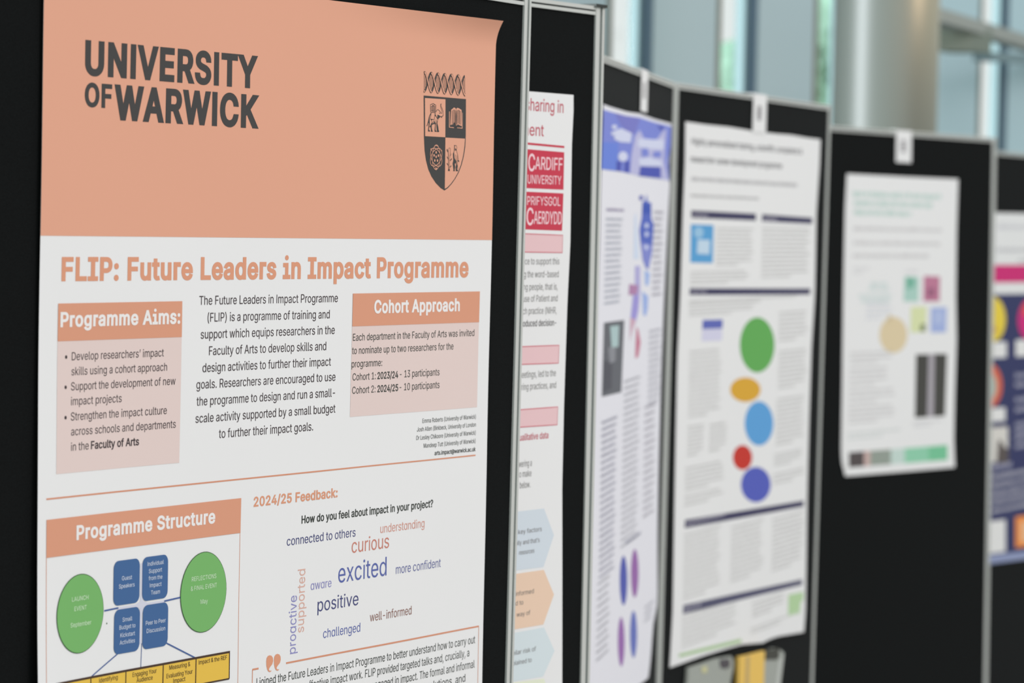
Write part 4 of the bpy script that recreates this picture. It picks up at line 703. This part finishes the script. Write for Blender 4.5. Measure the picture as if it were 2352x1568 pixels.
for M, pts, tx in ((ink(205, 215, 222), [(60, 208), (175, 195), (380, 172), (460, 385), (375, 640), (165, 665), (50, 680)], (('and key factors', 95, 360, 352), ('ally and that\u2019s', 150, 343, 440), ('resources', 178, 300, 525))), (ink(228, 200, 176), [(50, 710), (163, 693), (378, 662), (460, 860), (375, 1100), (150, 1138), (40, 1155)], (('informed', 150, 297, 848), ('ed to', 130, 212, 938), ('e way of', 130, 268, 1020))), (ink(208, 220, 223), [(40, 1182), (150, 1165), (380, 1122), (465, 1310), (375, 1515), (140, 1555), (30, 1575)], (('similar risk of', 90, 314, 1310), ('plained to', 130, 280, 1398))), (ink(222, 228, 205), [(30, 1582), (140, 1563), (380, 1532), (440, 1700), (380, 1850), (30, 1900)], ())):
    s.part('hexagon'); s.ppoly(hx(pts), M)
    for t, a, c, y in tx:
        (l_, _), (e_, yy) = hx([(a, y), (c, y)]); s.text(t, l_, e_, (e_, yy), 10.5, ink(120, 118, 116), 0, {}, 2)
s.flush()

# ---------------------------------------------------------------- blue-headed poster (third board, nearly edge-on)
s = poster('blue_headed_poster', K3, K3.P(.5, -1.15), 'narrow-looking white poster with a blue header, on the board turned almost edge-on', wavy(.0012, 9, 7))
v3 = lambda sc, ox, oy: (lambda pts: [(ox + x / sc, oy + y / sc) for x, y in pts])
R_ = [(1542, 284), (1541, 300), (1537, 360), (1534.5, 388), (1538.5, 418), (1533, 520), (1525.5, 690), (1519, 860), (1512, 1110), (1509.5, 1240), (1509, 1385), (1499, 1436), (1494, 1515), (1489, 1556)]
L_ = [(1386, 239), (1385, 300), (1381, 420), (1378, 560), (1371, 800), (1363, 1100), (1357, 1330), (1352, 1520), (1350, 1598)]
T_ = [(1386, 239), (1392, 242), (1403, 246), (1440, 257), (1470, 261), (1505, 274), (1542, 284)]
Bt = [(1350, 1598), (1420, 1585), (1470, 1572), (1489, 1556)]
sheet_mesh(s, L_, R_, T_, Bt, mat('lilac_white_paper', (227, 227, 233), .6, .15))
a = v3(6.03, 1320, 220); HB = ink(122, 134, 212); HB2 = ink(104, 130, 216); PL = ink(208, 213, 236); PV = ink(186, 186, 222); DB = ink(72, 82, 176)
s.part('blue_header')
s.ppoly(a([(400, 190), (440, 205), (540, 235), (700, 275), (900, 300), (1100, 365), (1335, 425), (1325, 700), (1290, 900), (1305, 1170), (900, 1110), (640, 1050), (410, 1022), (368, 1014)]), HB, 1)
s.ppoly(a([(390, 640), (600, 650), (590, 900), (560, 1040), (372, 1012)]), HB2, 2)
s.ppoly(a([(545, 235), (700, 275), (905, 310), (850, 480), (800, 560), (640, 420)]), ink(118, 120, 196), 2)
s.ppoly(a([(830, 560), (900, 470), (960, 590), (1130, 610), (1230, 470), (1260, 460), (1240, 740), (1235, 900), (1290, 1165), (760, 1080), (780, 820)]), PV, 2)
s.flush(); hb3 = s.root.children[-1]
s.part('header_lettering', hb3)
for pts in ([(545, 475), (640, 450), (790, 520), (770, 650), (620, 640), (540, 600)], [(880, 590), (1000, 600), (1230, 610), (1225, 745), (1060, 735), (960, 720), (870, 700)], [(880, 870), (1050, 855), (1200, 900), (1200, 980), (900, 970)]): s.ppoly(a(pts), PL, 3)
for pts in ([(920, 735), (1010, 725), (1030, 830), (930, 850)], [(1090, 770), (1190, 770), (1190, 855), (1080, 850)]): s.ppoly(a(pts), HB, 4)
for pts in ([(905, 975), (1185, 985), (1190, 1140), (890, 1110)], [(570, 905), (640, 915), (630, 1045), (575, 1035)], [(690, 905), (750, 910), (745, 1060), (680, 1050)], [(1140, 410), (1230, 425), (1200, 490)]): s.ppoly(a(pts), DB, 4)
s.pellipse(*a([(660, 840)])[0], 11, 11.5, PL, 4); s.pellipse(*a([(540, 430)])[0], 6, 5, PL, 4); s.pellipse(*a([(520, 520)])[0], 4, 5, PL, 4)
b5 = v3(3.136, 1340, 180); b6 = v3(3.483, 1340, 680); b7 = v3(3.483, 1340, 1118)
s.part('map_figure')
s.ppoly(b5([(445, 880), (455, 830), (465, 890), (490, 895), (490, 1010), (508, 1050), (495, 1260), (468, 1380), (430, 1320), (412, 1200), (402, 1090), (420, 1000), (425, 890)]), ink(82, 102, 190), 1)
s.ppoly(b5([(430, 900), (488, 905), (488, 975), (425, 970)]), ink(58, 84, 178), 2); s.ppoly(b5([(412, 1180), (495, 1200), (480, 1330), (450, 1370), (425, 1300)]), ink(128, 136, 206), 2)
for x, y in ((415, 860), (455, 1060), (455, 1122), (452, 1215)): s.pellipse(*b5([(x, y)])[0], 4.5, 6, ink(200, 208, 236) if y > 900 else DB, 3)
s.ppoly(b5([(380, 960), (400, 1300), (360, 1300), (365, 1000)]), ink(206, 218, 236), 1); s.ppoly(b5([(330, 1480), (395, 1490), (385, 1555), (325, 1560)]), ink(176, 130, 170), 2)
s.ppoly(b5([(440, 1380), (480, 1400), (470, 1490), (445, 1490)]), ink(160, 184, 230), 1); s.ppoly(b5([(370, 1350), (410, 1350), (410, 1560), (370, 1560)]), ink(176, 172, 216), 1)
s.ppoly(b6([(400, -40), (450, 0), (440, 120), (415, 220), (375, 230), (380, 150)]), ink(158, 150, 214), 1); s.ppoly(b6([(375, 170), (420, 190), (390, 280), (372, 360)]), ink(206, 170, 186), 2)
s.ppoly(b6([(470, -40), (520, 0), (515, 100), (500, 160), (478, 150)]), ink(156, 178, 228), 1); s.ppoly(b6([(425, 240), (440, 270), (458, 370), (440, 480), (415, 500), (418, 380)]), ink(196, 118, 142), 1)
s.part('photograph'); s.ppoly(b6([(165, 212), (328, 190), (305, 768), (148, 805)]), ink(100, 102, 108), 1); s.ppoly(b6([(215, 240), (285, 232), (280, 405), (225, 410)]), ink(172, 196, 196), 2); s.ppoly(b6([(200, 410), (260, 405), (255, 520), (210, 540)]), ink(138, 140, 146), 2); s.ppoly(b6([(165, 520), (230, 510), (225, 740), (160, 770)]), ink(84, 84, 92), 2)
s.part('body_lettering', None, True)
P3T = ink(180, 180, 190)
def rows(x0, x1, ya, yb, n, M=P3T, H=7.5):
    for i in range(n):
        y = ya + (yb - ya) * i / max(1, n - 1); o_ = -ROLL * (y - ya); s.words(x0 + o_, x1 + o_ - (i * 7 % 5), (x0 + o_, y), H, M, None, i)
rows(1393, 1433, 484, 484, 1, ink(120, 100, 150)); rows(1392, 1430, 506, 700, 15, ink(172, 178, 190)); rows(1502, 1524, 490, 680, 14, ink(160, 156, 170)); rows(1491, 1519, 765, 930, 13, P3T)
rows(1382, 1418, 975, 1330, 24, ink(178, 178, 192), 9); rows(1434, 1470, 880, 1260, 26, ink(178, 178, 184)); rows(1481, 1506, 940, 1190, 16, ink(160, 155, 165)); rows(1437, 1470, 1250, 1256, 1, NB, 8); rows(1480, 1500, 1400, 1430, 3); rows(1372, 1400, 1345, 1520, 11, ink(165, 165, 170))
for M, x, y, rx, ry in ((ink(82, 90, 172), 322, 748, 31, 198), (ink(152, 104, 168), 411, 690, 30, 193), (ink(152, 106, 172), 302, 1238, 28, 197), (ink(104, 116, 186), 402, 1178, 28, 188)):
    s.part('round_chart'); (px, py), = b7([(x, y)]); s.pellipse(px, py, rx / 3.483, ry / 3.483, M)
s.flush()

# ---------------------------------------------------------------- poster with the coloured ovals (fourth board)
s = poster('oval_chart_poster', K4, K4.P(.5, -1.15), 'white poster with five coloured ovals down its middle and navy heading bars', wavy(.001, 8, 5))
c8 = v3(3.136, 1540, 180); c1 = v3(3.485, 1540, 680); c2 = v3(3.484, 1500, 1118)
R_ = c8([(1078, 440), (1072, 620), (1050, 960), (1040, 1560)]) + c1([(1130, 400), (1110, 1000), (1095, 1568)]) + c2([(1225, 600), (1218, 1000), (1205, 1160)])
L_ = c8([(108, 312), (105, 620), (92, 950), (74, 1568)]) + c1([(58, 500), (45, 1100)]) + c2([(170, 300), (156, 1000), (145, 1200), (132, 1445)])
T_ = c8([(108, 312), (250, 333), (420, 350), (600, 380), (760, 400), (870, 408), (980, 428), (1078, 440)]); Bt = c2([(132, 1445), (400, 1350), (600, 1290), (700, 1262), (800, 1252), (880, 1246), (940, 1212), (1010, 1192), (1205, 1160)])
sheet_mesh(s, L_, R_, T_, Bt, PAPER)
NAVY = ink(64, 62, 92); DT = ink(96, 96, 100); NV2 = ink(84, 84, 108)
s.part('title_lettering', None, True); s.text('Highly personalised training, scientific complaints &', 1588, 1842, (1590, 331.5), 15.5, DT, .04); s.text('researcher career development programme', 1586, 1796, (1588, 372), 15.5, DT, .04)
s.words(1587, 1832, (1588, 415), 12, ink(172, 172, 174)); s.words(1586, 1743, (1587, 452), 8, ink(176, 176, 176))
for pts, ins in ((c8([(150, 950), (616, 974), (616, 1024), (150, 1004)]), c8([(160, 968), (270, 974), (270, 1008), (160, 1000)])), (c8([(660, 978), (1022, 1004), (1020, 1048), (658, 1030)]), c8([(670, 996), (770, 1003), (770, 1036), (668, 1030)])), (c8([(140, 1510), (1008, 1513), (1006, 1556), (138, 1560)]), c8([(150, 1525), (262, 1526), (262, 1552), (150, 1552)])), (c2([(255, 264), (1207, 108), (1205, 156), (252, 330)]), c2([(265, 278), (575, 226), (575, 256), (265, 314)])), (c2([(240, 945), (1192, 738), (1192, 782), (235, 1016)]), c2([(250, 962), (380, 934), (380, 965), (248, 998)]))):
    s.part('heading_bar'); s.ppoly(pts, NAVY if pts[0][1] < 1300 else NV2); (a0, b0), (a1, b1), (a2, b2), (a3, b3) = ins; s.words(a0, a1, (a3, b3 - 2), (b3 - b0) * .8, ink(190, 188, 200), 2)
SQ = ink(88, 158, 208)
s.part('blue_picture'); s.ppoly(c8([(147, 1050), (310, 1056), (305, 1330), (143, 1326)]), SQ); s.ppoly(c8([(195, 1160), (285, 1163), (280, 1268), (190, 1262)]), ink(190, 212, 228), 2); s.pellipse(*c8([(203, 1110)])[0], 11, 13, ink(150, 192, 220), 2)
s.part('small_table'); s.ppoly(c1([(258, 190), (420, 186), (416, 258), (255, 264)]), ink(94, 104, 178)); s.ppoly(c1([(254, 268), (416, 264), (412, 356), (250, 362)]), ink(206, 206, 226))
for nm, M, x, y, rx, ry in (('green_oval', ink(97, 168, 86), 695, 390, 139, 221), ('yellow_oval', ink(213, 164, 54), 600, 748, 121, 98), ('light_blue_oval', ink(92, 158, 212), 709, 1018, 115, 177), ('red_oval', ink(194, 54, 44), 577, 1291, 77, 99)):
    s.part(nm); (px, py), = c1([(x, y)]); s.pellipse(px, py, rx / 3.485, ry / 3.485, M)
s.part('indigo_oval'); s.pellipse(1736, 1112.5, 34, 40.5, ink(84, 94, 182))
s.part('green_square'); s.ppoly(c2([(1080, 862), (1205, 836), (1200, 905), (1180, 920), (1172, 1010), (1078, 1034)]), ink(176, 206, 160))
s.part('green_rule'); s.ppoly(c2([(205, 1336), (706, 1214), (706, 1244), (205, 1362)]), ink(164, 194, 144))
s.part('body_lettering', None, True); BT = ink(205, 205, 203)
s.para(1646, 1733, 519, 612, 10, BT); s.para(1751, 1864, 518, 640, 12, BT); s.para(1586, 1730, 620, 655, 4, BT)
s.para(1583, 1855, 688, 704, 2, BT, 6); s.para(1583, 1745, 704, 728, 3, BT)
s.para(1584, 1660, 802, 962, 15, BT); s.para(1580, 1620, 975, 1050, 8, BT); s.para(1630, 1672, 970, 1040, 6, ink(200, 200, 198)); s.para(1574, 1664, 1070, 1130, 6, BT); s.para(1572, 1664, 1135, 1165, 3, BT)
s.para(1790, 1858, 712, 786, 7, BT); s.para(1789, 1855, 802, 895, 9, BT); s.para(1784, 1850, 912, 1025, 11, BT); s.para(1778, 1845, 1040, 1072, 4, BT); s.para(1776, 1850, 1085, 1115, 3, BT)
s.para(1571, 1658, 1222, 1380, 14, BT); s.para(1680, 1755, 1205, 1340, 12, BT); s.para(1774, 1848, 1187, 1315, 12, BT)
s.para(1566, 1700, 1410, 1490, 7, BT); s.para(1728, 1800, 1380, 1420, 4, BT); s.para(1724, 1836, 1440, 1458, 2, BT)
s.flush()

# ---------------------------------------------------------------- green-headline poster (fifth board)
s = poster('green_headline_poster', K5, K5.P(.45, -1.0), 'smaller white poster with pale green headline and two dark photographs', wavy(.001, 9, 6))
d3 = v3(3.563, 1880, 260); d4 = v3(3.485, 1880, 680)
R_ = d3([(1142, 540), (1130, 960), (1124, 1500)]) + d4([(1105, 350), (1090, 800), (1082, 1150), (1090, 1368)]); L_ = d3([(232, 496), (218, 800), (205, 1500)]) + d4([(192, 700), (182, 1250), (190, 1340), (215, 1440)])
sheet_mesh(s, L_, R_, d3([(232, 496), (700, 520), (1142, 540)]), d4([(215, 1440), (700, 1402), (1090, 1368)]), PAPER)
GH = ink(165, 202, 190)
s.part('headline_lettering', None, True)
for l_, e_, y, hh in ((280, 1000, 690, 15), (290, 930, 765, 15), (290, 755, 842, 15)): (a, b_), (c, _) = d3([(l_, y), (e_, y)]); s.words(a, c, (a, b_ - 3), hh, GH)
s.part('body_lettering', None, True); BT = ink(188, 186, 187)
for l_, e_, y in ((285, 1015, 968), (285, 1000, 1085), (280, 900, 1190)): (a, b_), (c, _) = d3([(l_, y), (e_, y)]); s.words(a, c, (a, b_ - 3), 10, BT)
s.para(1953, 2060, 806, 838, 3, BT); s.para(1952, 2050, 842, 890, 4, BT); s.para(1951, 2055, 892, 930, 3, BT); s.para(1950, 2060, 932, 975, 4, BT); s.para(1948, 2080, 990, 1012, 2, ink(195, 205, 202)); s.para(2098, 2168, 965, 982, 2, ink(200, 200, 205)); s.para(1960, 2000, 610, 630, 2, ink(205, 205, 208)); s.para(2080, 2130, 615, 628, 1, ink(205, 205, 208))
s.part('pale_word_cloud', None, True); 
for l_, e_, y in ((430, 560, 1410), (410, 580, 1450), (330, 600, 1510), (350, 590, 1550)): (a, b_), (c, _) = d3([(l_, y), (e_, y)]); s.words(a, c, (a, b_), 11, ink(195, 215, 212))
s.para(1990, 2050, 690, 735, 4, ink(205, 210, 220))
for nm, M, pts, M2, p2 in (('green_picture', ink(168, 204, 192), d3([(705, 1335), (822, 1340), (818, 1542), (695, 1540)]), ink(120, 178, 156), d3([(715, 1340), (790, 1345), (785, 1420), (725, 1440)])), ('mauve_picture', ink(186, 122, 148), d3([(862, 1330), (995, 1335), (992, 1540), (858, 1540)]), ink(150, 96, 122), d3([(895, 1430), (950, 1430), (945, 1500), (895, 1500)])), ('lime_picture', ink(212, 220, 172), d4([(740, 85), (866, 82), (860, 288), (735, 292)]), ink(120, 132, 96), d4([(820, 222), (858, 225), (852, 282), (812, 280)])), ('blue_picture', ink(160, 176, 218), d4([(900, 90), (1028, 88), (1022, 290), (896, 292)]), ink(174, 188, 222), d4([(925, 120), (1000, 120), (995, 220), (925, 220)]))):
    s.part(nm); s.ppoly(pts, M); s.ppoly(p2, M2, 2)
s.part('beige_disc'); s.ppoly([*[(d4([(600, 310)])[0][0] + 32 * math.cos(t), d4([(600, 310)])[0][1] - 41.5 * math.sin(t)) for t in [6.28318 * i / 40 for i in range(40)]]], ink(216, 200, 164)); s.ppoly(d4([(548, 215), (560, 145), (615, 175)]), ink(216, 200, 164))
for pts in ([(780, 466), (882, 464), (868, 968), (770, 974)], [(930, 460), (1030, 462), (1012, 958), (920, 964)]): s.part('dark_photograph'); s.ppoly(d4(pts), ink(72, 72, 68))
s.part('lilac_strip'); s.ppoly(d4([(882, 464), (930, 460), (920, 964), (868, 968)]), ink(166, 162, 168))
s.part('footer_band')
for M, x0, x1 in ((ink(84, 78, 78), 242, 365), (ink(196, 172, 166), 365, 415), (ink(146, 156, 146), 415, 580), (ink(192, 212, 204), 580, 690), (ink(142, 202, 170), 690, 880), (ink(118, 192, 150), 880, 1032)):
    f = lambda x: (1250 - (x - 240) * .076, 1372 - (x - 240) * .078); s.ppoly(d4([(x0, f(x0)[0]), (x1, f(x1)[0]), (x1, f(x1)[1]), (x0, f(x0)[1])]), M)
s.flush()

# ---------------------------------------------------------------- navy and pink poster (sixth board)
s = poster('navy_poster', K6, K6.P(.3, -1.1), 'navy and white poster with a magenta band, cut off at the right edge', wavy(.001, 9, 6))
X0, X1 = 2266, 2445
sl = lambda x, y: y + (x - 2300) * (598 - y) / 5300                # rows of this sheet run to their own vanishing point
nv = ink(54, 58, 98)
sheet_mesh(s, [(X0 + 8, sl(X0, 489)), (X0, sl(X0, 1288))], [(X1 + 4, sl(X1, 489)), (X1 - 4, sl(X1, 1288))], [(X0 + 8, sl(X0, 489)), (X1 + 4, sl(X1, 489))], [(X0, sl(X0, 1288)), (X1 - 4, sl(X1, 1288))], PAPER)
def q6(x0, y0, x1, y1): return [(x0, sl(x0, y0)), (x1, sl(x1, y0)), (x1, sl(x1, y1)), (x0, sl(x0, y1))]
s.part('navy_field'); s.ppoly(q6(X0, 675, X1, 1290), nv)
s.part('magenta_band'); s.ppoly(q6(X0 + 4, 608, X1, 649), ink(204, 44, 116))
s.part('title_lettering', None, True); s.words(2290, 2480, (2290, sl(2290, 526)), 14, ink(200, 200, 206)); s.words(2290, 2480, (2290, sl(2290, 578)), 10, ink(165, 165, 172)); s.words(2338, 2480, (2338, sl(2338, 602)), 8, ink(165, 165, 172))
s.part('yellow_disc'); s.pellipse(2277, 733, 33, 53, ink(230, 204, 70), 2); s.pellipse(2284, 757, 7, 8, ink(205, 165, 80), 3)
s.part('magenta_disc'); s.pellipse(2374, 735, 36, 52, ink(205, 40, 122), 2); s.pellipse(2376, 712, 30, 22, ink(222, 80, 80), 3)
s.part('orange_ring'); s.pellipse(2268, 885, 34, 53, ink(216, 104, 74), 2); s.pellipse(2264, 887, 25, 38, ink(170, 188, 174), 3)
CWH = ink(226, 226, 224)
for x0, y0, x1, y1 in ((2266, 785, 2312, 821), (2333, 782, 2400, 820), (2262, 936, 2309, 967), (2262, 1194, 2309.5, 1268)): s.part('white_label'); s.ppoly(q6(x0, y0, x1, y1), CWH, 2)
s.part('photograph'); s.ppoly(q6(2264, 980, 2315, 1060), ink(214, 211, 204), 2); s.ppoly([(2288, 1062), (2292, 1010), (2300, 1012), (2306, 1026), (2316, 1030), (2316, 1062)], ink(92, 84, 82), 3)
s.part('orange_square'); s.ppoly(q6(2332.5, 1190, 2400, 1262), ink(242, 146, 72), 2); s.ppoly(q6(2344, 1204, 2390, 1250), ink(244, 186, 140), 3)
s.part('body_lettering', None, True); LB = ink(196, 196, 212)
for y in (868, 889, 924, 946, 980, 996, 1012, 1030): s.words(2332, 2460, (2332, y), 13, LB, 2)
s.words(2278, 2322, (2278, 1079), 15, LB, 2)
for y in (1098, 1118, 1138, 1156, 1176): s.words(2278, 2460, (2278, sl(2278, y)), 11, ink(222, 222, 230), 2)
s.part('footer_strip'); s.ppoly(q6(X0, 1272, X1, 1291), ink(146, 156, 190), 2)
s.flush()

# ---------------------------------------------------------------- number slips hung over the board tops
def slip(pl, xa, xb, y0, y1, label):
    a = pl.uv(xa, y0)[0]; b_ = pl.uv(xb, y0)[0]; vb = pl.uv(xa, y1)[1]
    r = thing('number_slip', pl.P((a + b_) / 2, vb), label, 'paper slip', 'white number slips over the board tops')
    m_ = MB(); pr = [(vb, .0035), (vb, .0029), (.0012, .0029), (.0012, -.0275), (-.05, -.0275), (-.05, -.0281), (.0018, -.0281), (.0018, .0035)]
    m_.prism([pl.P(a, v, w) for v, w in pr], pl.d * (b_ - a), PAPER); m_.build('paper_strip', r)
    s = Sheet(pl, lambda u, v: .0036, r); s.part('printed_number'); h = -vb; w = b_ - a; g = ink(150, 148, 150)
    for k in (.32, .5):
        c = -h * k - h * .08; s.line([(a + w * .3, c + h * .06), (a + w * .6, c + h * .06), (a + w * .6, c - h * .05), (a + w * .3, c - h * .05)], .008, g)
    s.flush()
slip(K3, 1472, 1487, 172, 255, 'white paper slip on the edge-on board, above the blue header')
slip(K4, 1729.5, 1760, 224, 303, 'white paper slip above the poster with coloured ovals')
slip(K5, 2058, 2093, 308, 372, 'white paper slip above the green-headline poster')

# ---------------------------------------------------------------- plastic wallets and leaflet hanging under the oval poster
e1 = v3(6.533, 1540, 1400)
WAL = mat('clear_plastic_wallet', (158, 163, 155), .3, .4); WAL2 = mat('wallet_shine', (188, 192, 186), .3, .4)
def hung(name, label, cat, pts, w, th, M, extra=()):
    uv = [K4.uv(*p) for p in e1(pts)]; c = K4.P(sum(p[0] for p in uv) / len(uv), min(p[1] for p in uv), w)
    r = thing(name, c, label, cat); b = MB(); b.prism([K4.P(u, v, w) for u, v in uv], K4.n * th, M); b.build('sleeve' if cat == 'plastic wallet' else 'paper_pack', r)
    for nm, q, m_ in extra:
        b = MB(); b.prism([K4.P(u, v, w + th) for u, v in [K4.uv(*p) for p in e1(q)]], K4.n * .0008, m_); b.build(nm, r)
hung('plastic_wallet', 'greyish clear plastic wallet hanging left of the yellow leaflet', 'plastic wallet', [(215, 865), (420, 800), (640, 725), (860, 690), (892, 760), (893, 860), (850, 1060), (800, 1500), (120, 1500), (200, 1090)], .004, .006, WAL,
     (('dark_clip', [(680, 740), (830, 730), (835, 850), (760, 885), (690, 860)], ink(84, 80, 84)), ('yellow_mark', [(410, 850), (490, 840), (490, 940), (415, 940)], ink(196, 194, 150))))
hung('plastic_wallet', 'greyish clear plastic wallet hanging right of the yellow leaflet', 'plastic wallet', [(1335, 640), (1500, 570), (1600, 600), (1652, 640), (1640, 760), (1600, 1098), (1560, 1500), (1310, 1500), (1325, 1000)], .004, .006, WAL,
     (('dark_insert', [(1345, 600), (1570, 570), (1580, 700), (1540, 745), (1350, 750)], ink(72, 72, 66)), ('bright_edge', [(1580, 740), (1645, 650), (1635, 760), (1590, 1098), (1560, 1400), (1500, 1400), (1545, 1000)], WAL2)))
hung('yellow_leaflet', 'yellow leaflet pack hanging between the two clear wallets', 'leaflet', [(925, 700), (1090, 665), (1310, 610), (1300, 900), (1285, 1500), (900, 1500), (915, 1100)], .010, .008, ink(228, 190, 98),
     (('grey_spine', [(1025, 690), (1075, 680), (1060, 1300), (1000, 1300)], ink(190, 165, 112)),))
